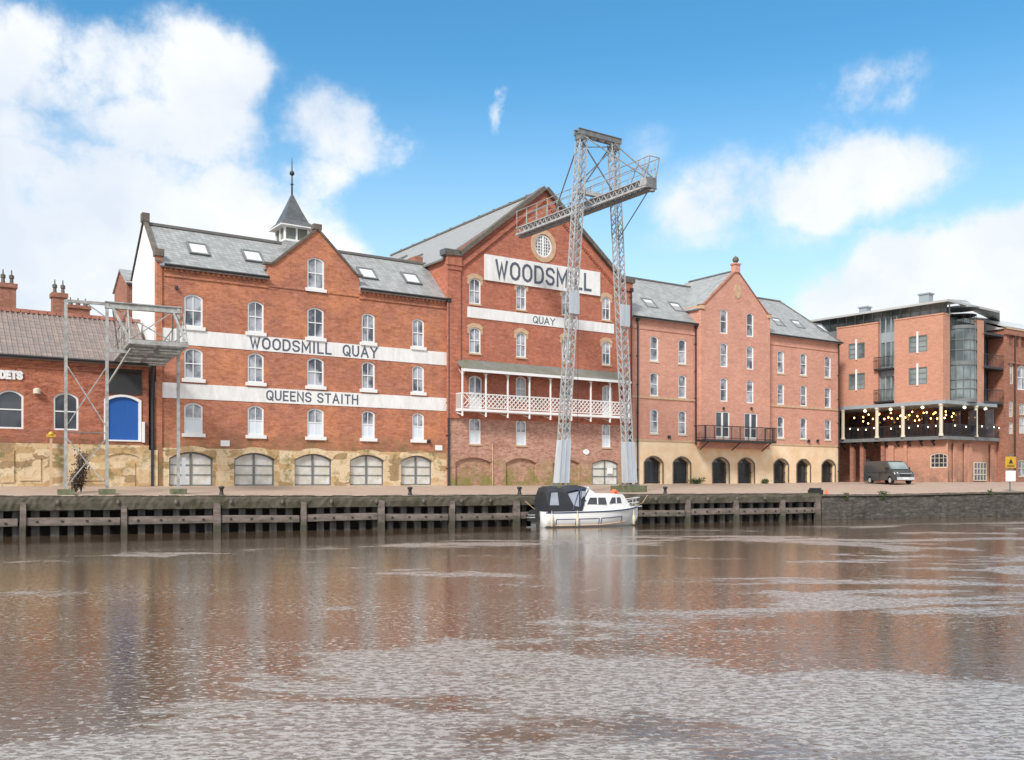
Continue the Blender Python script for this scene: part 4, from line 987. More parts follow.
# ------------------------------------------------------------------ sea cadets' hall at the left
def cadet_hall():
    P = FA(157, -.33, .0); S = P.s_; Z = P.z_; x0 = S(-260); x1 = -.45
    b = P.root('cadet_hall', label='low old brick hall with mottled pantile roof, stone base and blue arched door', cat='hall')
    E = 6.93; RZ = 9.55; T = 6.4; ST = 2.25
    ww = 1.22; wz = Z(66, 430.2); wl = [S(66), S(10.3), S(-45), S(-100)]
    ds, dw = S(122.8), S(140.3) - S(105.4); dz0, dz1 = Z(122.8, 441.2), Z(122.8, 395.6)
    up0, up1 = S(106), S(141.5)
    holes = [shift(arch(ww, 2.0, .28), s, wz) for s in wl]; holes.append(shift(arch(dw, dz1 - dz0, .28), ds, dz0))
    mb = MB(); mb.wall([(x0, ST), (x1, ST), (x1, E), (x0, E)], holes, 0, .15)
    mb.poly([(x1, 0, -.4), (x1, T, -.4), (x1, T, E), (x1, T / 2, RZ), (x1, 0, E)]); mb.poly([(x0, T, -.4), (x0, T, E), (x1, T, E), (x1, T, -.4)])
    mb.poly([(x0, 0, -.4), (x0, T, -.4), (x0, T, E), (x0, T / 2, RZ), (x0, 0, E)][::-1])
    mb.box(x0, x1, -.08, 0, E - .5, E - .32); mb.box(x0, x1, -.05, 0, E - .75, E - .66)
    for s in wl: archring(mb, s, wz, ww, 2.0, .28, .34, -.02, .02)
    mb.build('wall', M['brickC'], b)
    mb = MB(); mb.wall([(x0, -.5), (x1, -.5), (x1, ST), (x0, ST)], [], -.06)
    mb.poly([(x0, -.06, ST), (x1, -.06, ST), (x1, .01, ST), (x0, .01, ST)])
    # a few proud quoins and an old blocked arch
    for px, z0, z1 in ((3, .2, 1.9), (30, .3, 1.5), (95, .3, 1.7), (125, -.1, 1.3), (148, 0, 2.0)):
        s = S(px); mb.box(s - .5, s + .5, -.11, -.05, z0, z1)
    archring(mb, S(122.8), -.2, 2.4, 2.0, .45, .34, -.12, -.02)
    mb.build('stone_base', M['stone'], b)
    for s in wl: window(b, s, wz, ww, 2.0, .28, style='one', glass='glassd', sill=False)
    mb = MB(); mb.wall(arch(dw - .16, dz1 - dz0 - .14, .26), [], .06); d = mb.build('door', M['blue'], b, (ds, 0, dz0 + .07))
    fr = MB(); fr.wall(shift(arch(dw + .12, dz1 - dz0 + .06, .28), 0, -.08), [shift(arch(dw - .16, dz1 - dz0 - .14, .26), 0, 0)], -.05, .12, thick=.06); fr.build('door_frame', M['white'], d)
    mb = MB(); mb.box(S(141.8), S(144.3), -.14, -.02, dz0 - .05, Z(143, 422)); mb.build('white_panel', M['white'], b)
    mb = MB(); mb.box(S(107), S(141.6), -.05, -.001, dz1 + .08, 6.7); mb.build('boarded_hatch', M['darkwood'], b)
    rf = MB()
    rf.slab([(x0, -.3, E - .22), (x1 + .1, -.3, E - .22), (x1 + .1, T / 2, RZ), (x0, T / 2, RZ)], .14)
    rf.slab([(x0, T / 2, RZ), (x1 + .1, T / 2, RZ), (x1 + .1, T + .3, E - .22), (x0, T + .3, E - .22)], .14)
    # pantile rolls
    k = x0
    vv = Vector((0, T / 2 + .3, RZ - E + .22))
    while k < x1:
        rf.bar((k, -.3, E - .20), (k, T / 2, RZ + .02), .11, .07); k += .26
    r = rf.build('roof', M['pantile'], b)
    mb = MB(); k = x0
    while k < x1: mb.bar((k, T / 2, RZ + .08), (k + .42, T / 2, RZ + .08), .26, .2); k += .45
    mb.build('ridge', M['ridgered'], r)
    mb = MB(); mb.tube([(x0, -.36, E - .2), (x1, -.36, E - .2)], .075); mb.build('gutter', M['black'], b)
    mb = MB(); s, z = S(37, .2), Z(37, 391.5); mb.lathe([(.02, -.14), (.18, -.12), (.18, .1), (.1, .16)], (s, -.16, z), 12); mb.build('wall_lamp', M['cream'], b)
    sE = S(22.8); text(b, 'SEA CADETS', sE - 2.6, sE, Z(12, 379.5), .46, 0, M['white'], .07, .27, .42, .7)
    # chimneys rising beyond the ridge (on this roof's back slope)
    for px, w, hb, pots in ((7.3, .80, 11.2, 2), (58.8, .72, 10.95, 2)):
        t = -(T / 2 + 1.0); s = S(px, t); y = -t
        mb = MB(); mb.box(s - w / 2, s + w / 2, y - .35, y + .35, RZ - 1.6, hb - .25); mb.box(s - w / 2 - .07, s + w / 2 + .07, y - .42, y + .42, hb - .25, hb)
        ch = mb.build('chimney', M['brickD'], b)
        for q in range(pots):
            xx = s + (q - .5) * .42; mb = MB(); mb.lathe([(.11, 0), (.09, .3), (.13, .33), (.13, .5), (.04, .56), (.03, .8)], (xx, y, hb), 8); mb.build('chimney_pot', M['coping'], ch)
    t = -(T / 2 + 4.5); s = S(78, t); y = -t; mb = MB(); mb.box(s - .62, s + .62, y - .3, y + .3, 2, 10.75); mb.box(s - .7, s + .7, y - .38, y + .38, 10.75, 10.95)
    ch = mb.build('chimney', M['brickD'], b)
    for q in (-.42, 0, .42):
        mb = MB(); mb.lathe([(.14, 0), (.13, .2), (.04, .26), (.03, .5)], (s + q, y, 10.95), 8); mb.build('chimney_pot', M['coping'], ch)
    return b
cadet_hall()

def rear_house():
    # narrow gabled house seen between hall and white gable end
    P = FA(157, -.33); t = -11.0; root = P.root('rear_house', label='narrow brick house with slate gable roof rising behind the white gable end', cat='house')
    s1 = P.s_(134, t); s0 = P.s_(125.5, t); y = -t; E = P.z_(128, 280, t); az = P.z_(118.5, 264, t)
    mb = MB(); D_ = 3.9
    # gable faces left; ridge runs along the quay direction
    mb.box(s0 + .1, s1 + 2, y, y + D_, 0, E); mb.poly([(s0 + .1, y, E), (s0 + .1, y + D_ / 2, az), (s0 + .1, y + D_, E)][::-1])
    mb.build('wall', M['brickD'], root)
    rf = MB(); rf.slab([(s0, y - .25, E - .2), (s1 + 2, y - .25, E - .2), (s1 + 2, y + D_ / 2, az + .1), (s0, y + D_ / 2, az + .1)], .1)
    rf.slab([(s0, y + D_ / 2, az + .1), (s1 + 2, y + D_ / 2, az + .1), (s1 + 2, y + D_ + .2, E - .2), (s0, y + D_ + .2, E - .2)], .1)
    rf.build('roof', M['slateA'], root)
rear_house()
# ------------------------------------------------------------------ modern riverside block at the right
def modern():
    P = Plane(-97504.0, -250.0, 838, -.19, flip=True); S = P.s_; Z = P.z_
    b = P.root('modern_apartment_block', label='modern brick and glass block with curved glazed corner and bulb-lit terrace', cat='building')
    Q = Plane(81.6 * 955, 1900.0, 945, -.19)
    Lr = S(945); x0 = S(800); DK, SF, PT = 4.0, 7.05, 14.5
    inv = Matrix.Rotation(-P.ang, 4, 'Z') @ Matrix.Translation((-P.O.x, -P.O.y, -(EYE + P.zb)))
    def q(px, t=0, z=0):       # point on the river-facing side Q, in this building's own frame
        w = Q.pt(px) * (1 - t / Q.D); v = inv @ Vector((w.x, w.y, EYE + P.zb)); return (v.x, v.y, z)
    def strip(mb, a, c, z0, z1, m=0): mb.poly([(a[0], a[1], z0), (c[0], c[1], z0), (c[0], c[1], z1), (a[0], a[1], z1)], m)
    # brick panels of the upper floors
    for a, c in ((838.3, 879.4), (895.7, 944.5)):
        s0, s1 = S(a), S(c); mid = (850, 866.2) if a < 850 else (910, 928.6); ws, ww = S(sum(mid) / 2), S(mid[1]) - S(mid[0])
        hs = [(ws, 11.45, ww, 1.45), (ws, 8.6, ww, 1.5)]
        mb = MB(); mb.wall([(s0, SF), (s1, SF), (s1, PT), (s0, PT)], [shift(arch(w, h, 0), s, z) for s, z, w, h in hs], -.25, .2, thick=1.2)
        mb.box(s0 - .03, s1 + .03, -.3, 1.0, PT, PT + .12); mb.build('brick_panel', M['brickM'], b)
        for s, z, w, h in hs:
            window(b, s, z, w, h, 0, y=-.25, style='modern', sill=False, frame='gateframe', glass='glassm')
            mb = MB(); mb.box(s - .07, s + .07, -.36, -.26, z - .1, z + h + .35); mb.build('white_fin', M['white'], b)
    # glazed recess between the panels, with a small balcony
    s0, s1 = S(879.4), S(895.7)
    mb = MB()
    for z0, z1 in ((SF + .1, 9.6), (10.5, 12.7), (13.6, 15.0)): mb.box(s0, s1, .25, .3, z0, z1)
    g = mb.build('recess_glazing', M['glassm'], b)
    mb = MB()
    for z0 in (9.6, 12.7): mb.box(s0, s1, .18, .3, z0, z0 + .9)
    for k in range(4): mb.box(s0 + (s1 - s0) * k / 3 - .05, s0 + (s1 - s0) * k / 3 + .05, .15, .25, SF, 15)
    mb.build('recess_frame', M['soffit'], g)
    for z0 in (7.35, 10.3):
        mb = MB(); mb.box(s0 - .25, s1 - .05, -.55, .2, z0 - .15, z0); k = s0 - .25
        mb.box(s0 - .25, s1 - .05, -.55, -.5, z0 + 1.0, z0 + 1.05)
        while k < s1: mb.box(k, k + .025, -.54, -.51, z0, z0 + 1.0); k += .13
        mb.build('recess_balcony', M['black'], b)
    # core walls (everything behind)
    mb = MB(); mb.box(x0, Lr - .6, .32, 13, SF, PT - .1); mb.box(x0, S(838), -.1, .4, SF, PT - .5); mb.build('core_wall', M['gateframe'], b)
    # set-back top floor: glazing, frame, roof
    mb = MB(); mb.box(x0, Lr - .3, .9, 1.0, PT - .1, 15.7); mb.build('top_floor_glazing', M['glassm'], b)
    k = x0; mb = MB(); mb.box(0, .08, .82, .9, PT, 15.7); me = mb.mesh('top_floor_mullion', M['soffit'])
    while k < Lr: link('top_floor_mullion', me, b, (k, 0, 0)); k += .9
    e = 15.62
    c0 = (Lr + .5, -.6)
    qa = q(1000, .5); qb = q(1000, -7)
    rf = MB()
    lo = [(x0, -.7, e), (c0[0], c0[1], e + .05), (qa[0], qa[1], e - .1), (qb[0], qb[1], e + 1.0), (Lr - 1.5, 9, e + 1.3), (x0, 9, e + 1.2)]
    rf.slab([lo[0], lo[1], (Lr - 1.5, 7, e + 1.15), (x0, 7, e + 1.15)], .18)
    rf.slab([lo[1], lo[2], lo[3], (Lr - 1.5, 7, e + 1.15)], .18)
    r = rf.build('roof', M['roofmet'], b)
    for px, yy, w, z0, z1 in ((926, 4, .95, e + .3, 17.35), (865, 4, .8, e + .3, 17.0)):
        mb = MB(); s = S(px, -yy); mb.box(s - w / 2, s + w / 2, yy - .4, yy + .4, z0, z1 - .12); mb.box(s - w / 2 - .1, s + w / 2 + .1, yy - .5, yy + .5, z1 - .12, z1); mb.build('roof_vent', M['soffit'], r)
    # curved glazed stair tower
    cx, cy, _ = q(959.8, -.7); R = 1.32
    mb = MB(); mb.lathe([(R, SF), (R, 13.55)], (cx, cy, 0), 28); t = mb.build('curved_glazing', M['glassm'], b, smooth=False)
    mb = MB()
    for k in range(14):
        a = 2 * pi * k / 14; mb.bar((cx + (R + .02) * cos(a), cy + (R + .02) * sin(a), SF), (cx + (R + .02) * cos(a), cy + (R + .02) * sin(a), 13.6), .07)
    for z0, h in ((SF, .3), (8.2, .07), (9.0, .07), (10.3, .35), (11.6, .07), (12.5, .07), (13.5, .3)): mb.lathe([(R + .07, z0), (R + .07, z0 + h)], (cx, cy, 0), 28)
    mb.build('tower_frame', M['gateframe'], t)
    mb = MB(); mb.lathe([(R + .05, 14.75), (R + .05, 14.8)], (cx, cy, 0), 28)
    for k in range(14):
        a = 2 * pi * k / 14; mb.bar((cx + R * cos(a), cy + R * sin(a), 13.7), (cx + R * cos(a), cy + R * sin(a), 14.8), .03)
    mb.build('roof_terrace_rail', M['black'], b)
    mb = MB(); mb.lathe([(R + .25, 15.35), (R + .25, 15.47)], (cx, cy, 0), 28); mb.build('tower_canopy', M['soffit'], b)
    # slim brick pier, glazed bay with balconies
    a, c = q(974, .25), q(984, .25); a2, c2 = q(974, -1.5), q(984, -1.5)
    mb = MB(); mb.hexa([(a[0], a[1], SF), (c[0], c[1], SF), (c2[0], c2[1], SF), (a2[0], a2[1], SF), (a[0], a[1], 14.45), (c[0], c[1], 14.45), (c2[0], c2[1], 14.45), (a2[0], a2[1], 14.45)]); mb.build('brick_pier', M['brickM'], b)
    mb = MB(); a, c = q(946, -1.2), q(1030, -1.2); strip(mb, a, c, SF, 14.8); mb.build('bay_glazing', M['glassm'], b)
    mb = MB()
    for k in range(9):
        p = q(984 + k * 3.2, -1.15); mb.box(p[0] - .05, p[0] + .05, p[1] - .05, p[1] + .05, SF, 14.8)
    for z0 in (SF, 10.2, 13.2):
        a, c, a2, c2 = q(984, .5), q(1003.5, .5), q(984, -1.2), q(1003.5, -1.2)
        mb.hexa([(a[0], a[1], z0), (c[0], c[1], z0), (c2[0], c2[1], z0), (a2[0], a2[1], z0), (a[0], a[1], z0 + .2), (c[0], c[1], z0 + .2), (c2[0], c2[1], z0 + .2), (a2[0], a2[1], z0 + .2)])
        if z0 < 13:
            mb.bar((a[0], a[1], z0 + 1.25), (c[0], c[1], z0 + 1.25), .05)
            for k in range(15):
                f = k / 14; p = (a[0] + (c[0] - a[0]) * f, a[1] + (c[1] - a[1]) * f); mb.bar((p[0], p[1], z0 + .2), (p[0], p[1], z0 + 1.25), .025)
    mb.build('bay_balconies', M['black'], b)
    # first-floor terrace: deck, soffit beam, columns, dark interior
    def ring(px_list, off):  # polyline along A then Q, pushed out by off
        pts = [(S(px, off), -off) for px in px_list if px <= 945]
        pts.append(((Lr + off * .55), -off)); pts += [q(px, off)[:2] for px in px_list if px > 945]; return pts
    pl = ring([838.5, 945, 999], .35); back = [(pl[0][0] - 6, 4.0), (Lr - 3.0, 4.0), (q(1003, -6)[0], q(1003, -6)[1])]
    def plate(mb, out, inn, z0, z1):
        lp = out + inn[::-1]; n = len(lp); i = len(mb.v)
        mb.v += [(x, y, z0) for x, y in lp] + [(x, y, z1) for x, y in lp]
        for tri in tessellate_polygon([[Vector((x, y, 0)) for x, y in lp]]):
            mb.f.append(tuple(i + k for k in tri)); mb.m.append(0); mb.f.append(tuple(i + n + k for k in tri[::-1])); mb.m.append(0)
        for k in range(n): mb.f.append((i + k, i + (k + 1) % n, i + n + (k + 1) % n, i + n + k)); mb.m.append(0)
    mb = MB(); plate(mb, pl, back, DK - .3, DK); mb.build('terrace_deck', M['gateframe'], b)
    mb = MB(); plate(mb, [(x, y) for x, y in ring([838.5, 945, 997], .5)], back, SF - .28, SF + .02); mb.build('terrace_soffit', M['soffit'], b)
    mb = MB()
    for (a, c) in zip(back, back[1:]): strip(mb, a, c, DK, SF - .28)
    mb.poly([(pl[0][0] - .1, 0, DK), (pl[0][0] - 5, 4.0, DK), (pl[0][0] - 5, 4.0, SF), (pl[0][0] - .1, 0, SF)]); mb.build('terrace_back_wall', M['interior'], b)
    for k in range(11):       # dark window bays at the back of the terrace
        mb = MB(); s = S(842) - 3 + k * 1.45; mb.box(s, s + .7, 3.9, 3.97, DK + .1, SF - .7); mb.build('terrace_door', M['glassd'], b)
    for px in (843, 877, 903, 941):
        mb = MB(); s = S(px, .34); mb.lathe([(.2, DK), (.2, DK + .15), (.155, DK + .2), (.145, SF - .5), (.2, SF - .42), (.2, SF - .28)], (s, -.34, 0), 12); mb.build('terrace_column', M['cream'], b)
    p = q(976, .34); mb = MB(); mb.lathe([(.2, DK), (.2, DK + .15), (.155, DK + .2), (.145, SF - .5), (.2, SF - .42), (.2, SF - .28)], (p[0], p[1], 0), 12); mb.build('terrace_column', M['cream'], b)
    mb = MB(); rl = ring([838.5, 945, 999], .12)
    for (ax, ay), (bx, by) in zip(rl, rl[1:]):
        n = int(sqrt((bx - ax) ** 2 + (by - ay) ** 2) / .13) + 1
        mb.bar((ax, ay, DK + 1.05), (bx, by, DK + 1.05), .06); mb.bar((ax, ay, DK + .1), (bx, by, DK + .1), .05)
        for k in range(n + 1):
            x, y = ax + (bx - ax) * k / n, ay + (by - ay) * k / n; mb.bar((x, y, DK), (x, y, DK + 1.05), .045 if k % 9 == 0 else .03)
    mb.build('terrace_railing', M['black'], b)
    # ground floor below the terrace
    mb = MB(); G = DK - .3
    wins = [(S(937), 1.55, 1.55, 1.3)]
    mb.wall([(S(884), -.5), (Lr + .1, -.5), (Lr + .1, G), (S(884), G)], [shift(arch(w, h, .2), s, z - .3) for s, z, w, h in wins], .3, .2)
    mb.box(S(888), S(893), .05, .3, -.4, G - .4); mb.box(S(903), S(906), .1, .3, -.4, G)
    a, c = q(945.6, -.35), q(997.3, -.35); c2 = q(997.3, -6)
    strip(mb, a, c, -.5, G); strip(mb, c, c2, -.5, G)
    for px in (953, 964, 968, 990):
        u, v = q(px, -.2), q(px + 2.2, -.2); mb.box(min(u[0], v[0]), max(u[0], v[0]) + .05, min(u[1], v[1]), max(u[1], v[1]) + .3, -.4, G - .3)
    mb.build('ground_floor_wall', M['brickM'], b)
    for s, z, w, h in wins: window(b, s, z - .3, w, h, .2, y=.3, style='grid', sill=False, glass='glassd', frame='cream')
    a, c = q(974, -.28), q(986, -.28); mb = MB(); strip(mb, a, c, .15, 1.75); w = mb.build('window', M['glassd'], b)
    mb = MB()
    for f in (0, .25, .5, .75, 1): x, y = a[0] + (c[0] - a[0]) * f, a[1] + (c[1] - a[1]) * f; mb.bar((x, y, .15), (x, y, 1.75), .07)
    for z in (.15, .7, 1.2, 1.75): mb.bar((a[0], a[1], z), (c[0], c[1], z), .07)
    mb.build('window_frame', M['cream'], w)
    mb = MB(); mb.box(x0 - 4, S(888), 3.5, 3.7, -.5, G); mb.build('undercroft_wall', M['brickD'], b)
    mb = MB(); mb.box(S(843), S(851), 3.3, 3.45, 0, 2.2); mb.box(S(872), S(880), 3.3, 3.45, 0, 2.1); mb.build('undercroft_door', M['soffit'], b)
    for px in (851, 861, 882):
        mb = MB(); s = S(px); mb.box(s - .18, s + .18, .1, .5, -.4, G); mb.build('undercroft_pier', M['brickD'], b)
    mb = MB(); k = S(842)
    while k < Lr: mb.bar((k, -.2, G - .12), (k, .5, G - .6), .1); mb.box(k - .05, k + .05, -.3, .5, G - .15, G - .001); k += 1.1
    mb.build('deck_brackets', M['black'], b)
    # ceiling lights and strings of bulbs
    for px, py in ((864.2, 407.5), (889.7, 406.5), (921.6, 404.3)):
        mb = MB(); s = S(px, .0); mb.lathe([(.03, -.13), (.13, -.06), (.13, .05), (.04, .1)], (s, .15, SF - .45), 8); mb.build('ceiling_lamp', M['bulbw'], b)
    for px in (964.5, 985.5):
        p = q(px, 0); mb = MB(); mb.lathe([(.03, -.13), (.13, -.06), (.13, .05), (.04, .1)], (p[0], p[1], SF - .45), 8); mb.build('ceiling_lamp', M['bulbw'], b)
    w2 = b.matrix_world
    def string(name, pts, mt, r, label, sag=.12):
        o = empty(name, (P.O.x, P.O.y, EYE + P.zb), P.ang, label=label, cat='string lights', group='strings of bulbs on the terrace')
        mb = MB(); mb.tube([(x, y, z + r + .05) for x, y, z in pts], .012, 5); mb.build('cable', M['black'], o)
        bm = MB(); bm.lathe([(.01, -r), (r * .7, -r * .7), (r, 0), (r * .6, r * .8), (r * .25, r * 1.3)], (0, 0, 0), 8); me = bm.mesh('bulb', M[mt], True)
        for p in pts: link('bulb', me, o, p)
    pts = [(S(px, .38), -.38, DK + .88 + .08 * sin(px)) for px in (850, 858, 866, 874, 891, 900, 909, 918, 928, 936)]
    string('festoon_lights', pts, 'bulbw', .06, 'row of white bulbs strung along the top of the terrace railing')
    pts = [(q(px, .38)[0], q(px, .38)[1], DK + .9 + .06 * sin(px)) for px in (955, 966, 976, 982, 988, 994, 999)]
    string('festoon_lights', pts, 'bulbw', .06, 'short row of white bulbs round the corner end of the terrace railing')
    rnd = random.Random(3)
    for row, (dep, zz, n) in enumerate(((1.2, 2.05, 11), (2.4, 1.75, 13), (3.3, 2.3, 9))):
        pts = [(S(846) + (Lr - S(846)) * (k + rnd.random() * .6) / n, dep, DK + zz + rnd.uniform(-.2, .2)) for k in range(n)]
        string('festoon_lights', pts, 'bulb', .07, ['amber bulbs hanging just behind the terrace columns', 'amber bulbs hanging lower in the middle of the terrace', 'amber bulbs hanging deepest inside the terrace near its back wall'][row])
modern()

def side_warehouse():
    P = Plane(86.3 * 895.5, 1900.0, 1004.5, -.2); S = P.s_; Z = P.z_; Lr = S(1200)
    b = P.root('old_brick_warehouse', label='old brick warehouse with narrow windows and pilasters at the right edge', cat='warehouse')
    E = 14.0
    mb = MB(); w1 = [(S(px), Z(1010, 346), .62, 1.75, 0) for px in (1010.8, 1016.5, 1022, 1028, 1034)]
    w2 = [(S(1011.5), Z(1011, 384), .6, 1.9, .12), (S(1022), Z(1022, 390), 1.6, 2.3, .4), (S(1045), Z(1022, 390), 1.6, 2.3, .4)]
    w3 = [(S(1011), Z(1011, 417), .7, 1.5, .1), (S(1022), Z(1011, 433), 1.0, 1.6, .1), (S(1011), Z(1011, 434), .7, 1.1, .1), (S(1022), Z(1022, 415), 1.0, 1.1, .1), (S(1040), Z(1022, 433), 1.0, 1.6, .1)]
    w4 = [(S(1022), .5, 1.3, 1.6, .2)]
    al = w1 + w2 + w3 + w4
    mb.wall([(0, -.5), (Lr, -.5), (Lr, E), (0, E)], [shift(arch(w, h, r), s, z) for s, z, w, h, r in al], 0, .2)
    mb.poly([(0, 0, -.5), (0, 14, -.5), (0, 14, E), (0, 0, E)][::-1]); mb.box(-.1, Lr, -.2, 0, E - .5, E)
    for px in (1005.5, 1013.8, 1019.3, 1025): mb.box(S(px) - .12, S(px) + .12, -.08, 0, 11.2, E - .5)
    mb.box(0, Lr, -.12, 0, 10.9, 11.15); mb.box(-.02, .5, -.1, 0, -.4, 11); mb.box(S(1016) - .2, S(1016) + .2, -.12, 0, -.4, 7)
    mb.build('wall', M['brickD'], b)
    mb = MB(); mb.box(-.15, Lr, -.26, .4, E, E + .18); mb.build('cornice', M['paleStone'], b)
    for s, z, w, h, r in al: window(b, s, z, w, h, r, style='sash', sill=False, frame='cream' if h < 2 else 'white')
    rf = MB(); rf.slab([(-.3, -.3, E + .2), (Lr, -.3, E + .2), (Lr, 6, E + 2.6), (-.3, 6, E + 2.6)], .1); rf.slab([(-.3, 6, E + 2.6), (Lr, 6, E + 2.6), (Lr, 14, E + .2), (-.3, 14, E + .2)], .1)
    rf.poly([(-.2, 0, E), (-.2, 14, E), (-.2, 6, E + 2.5)][::-1])
    rf.build('roof', M['roofmet'], b)
    mb = MB(); s = S(1013.5); mb.tube([(s, -.15, -.4), (s, -.15, E - .5)], .07); mb.build('downpipe', M['black'], b)
side_warehouse()

# ------------------------------------------------------------------ quay walls
QP = Plane(2457 / .0207, 57 / .0207, 0, -2.6)
def qz(px): return lerp(EDGE_Z, px) + 2.6
def timber_quay():
    b = QP.root('timber_quay_wall', label='mossy timber quay wall with posts and waling beam above the water', cat='quay wall')
    S = QP.s_; L0, L1 = S(-900), S(821)
    rnd = random.Random(5)
    # coping beam, its edges worn uneven
    mb = MB(); px = -900; st = []
    while px < 821: st.append(px); px += 4 if px > -40 else 40
    st.append(821); n = 6
    for px in st:
        s = S(px); top = qz(px); j = lambda a: rnd.uniform(-a, a)
        wear = .10 * max(0, sin(px * .11) * sin(px * .037)) 
        mb.v += [(s, -.02 + j(.02), 1.19 + j(.015)), (s, -.05 + j(.03), 1.5 + j(.02)), (s, -.03 + j(.03), top - .12 + j(.03)), (s, .05 + j(.03), top + .03 - wear + j(.02)), (s, .55 + j(.05), top + .035 + j(.015)), (s, .6, 1.19)]
    for i in range(len(st) - 1):
        for k in range(n - 1):
            a = i * n + k; mb.f.append((a, a + n, a + n + 1, a + 1)); mb.m.append(0)
        a = i * n; mb.f.append((a, a + 5, a + n + 5, a + n)); mb.m.append(0)
    e = (len(st) - 1) * n; mb.f.append(tuple(e + k for k in range(n))); mb.m.append(0)
    mb.build('coping_beam', M['fascia'], b)
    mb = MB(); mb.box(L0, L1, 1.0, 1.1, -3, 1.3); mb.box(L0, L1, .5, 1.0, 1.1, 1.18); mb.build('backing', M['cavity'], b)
    posts = [22, 124.3, 217, 302.7, 380.8, 451, 516, 578, 634, 686.8, 736.5, 782, 817]
    d = S(124.3) - S(22)
    pss = [S(p) for p in posts]; k = pss[0] - d
    while k > L0 + 2: pss.insert(0, k); k -= d
    for i, s in enumerate(pss):
        mb = MB(); w = rnd.uniform(.13, .20); tl = rnd.uniform(-.07, .07); tp = rnd.uniform(1.3, 1.6); mb.hexa([(s - w, -.2, -1.5), (s + w, -.2, -1.5), (s + w, .1, -1.5), (s - w, .1, -1.5), (s - w * .9 + tl, -.17, tp), (s + w * .8 + tl, -.15, tp - .03), (s + w * .9 + tl, .1, tp), (s - w * .9 + tl, .1, tp)])
        mb.build('post', M['timber'], b)
        if i + 1 < len(pss):
            s2 = pss[i + 1]; mb = MB(); z0 = .44 + rnd.uniform(-.06, .05); z1 = z0 + rnd.uniform(-.06, .05)
            a0, a1 = s + w, s2 - .18
            mb.hexa([(a0, -.07, z0), (a1, -.07, z1), (a1, .2, z1), (a0, .2, z0), (a0, -.06, z0 + .37), (a1, -.06, z1 + .35), (a1, .2, z1 + .35), (a0, .2, z0 + .37)])
            wl = mb.build('waling_beam', M['timber'], b)
            mb = MB()
            for q in (.12, .38, .64, .88): x = a0 + (a1 - a0) * q; mb.box(x - .05, x + .05, -.11, -.06, z0 + .15, z0 + .23)
            mb.build('bolts', M['black'], wl)
    k = pss[0]; q = 0
    while k < L1:
        w = rnd.uniform(.13, .19); mb = MB(); mb.box(k - w, k + w, .32, .6, -1.5, 1.22 + rnd.uniform(-.05, 0)); k += rnd.uniform(.66, .86); q += 1
        if q <= 98: mb.build('pile', M['pile'], b)
    for px in (58, 118, 176, 231, 282, 331, 376, 423, 461, 490, 655, 677, 707, 736, 764):
        mb = MB(); s = S(px); z = qz(px) - .27; mb.lathe([(.05, -.13), (.09, -.05), (.07, .07), (.03, .1)], (s, -.1, z), 7); mb.build('mooring_ring', M['coping'], b)
timber_quay()
def stone_quay():
    b = QP.root('stone_river_wall', label='dark stained masonry river wall at the right, beyond the timber quay', cat='river wall')
    S = QP.s_; rnd = random.Random(9); mb = MB(); st = []; px = 821.5
    while px < 2300: st.append(px); px += 4 if px < 1100 else 60
    for px in st:
        s = S(px); top = qz(max(px, 823)); j = lambda a: rnd.uniform(-a, a)
        mb.v += [(s, -.10 + j(.03), -1.5), (s, -.06 + j(.04), .6 + j(.05)), (s, -.02 + j(.03), top - .2 + j(.03)), (s, .04 + j(.03), top + .04 + j(.03)), (s, .6, top + .03)]
    n = 5
    for i in range(len(st) - 1):
        for k in range(n - 1):
            a = i * n + k; mb.f.append((a, a + n, a + n + 1, a + 1)); mb.m.append(0)
    mb.f.append((0, 1, 2, 3, 4)); mb.m.append(0)
    mb.build('masonry', M['rivwall'], b)
    mb = MB()
    for i, px in enumerate(st[:-1]):
        if px < 1100: s, s2 = S(px), S(st[i + 1]); mb.box(s, s2 - .015, -.09 + rnd.uniform(-.02, .02), .5, qz(max(px, 823)) + .02, qz(max(px, 823)) + .13 + rnd.uniform(-.015, .015))
    mb.build('coping_stones', M['coping'], b)
stone_quay()

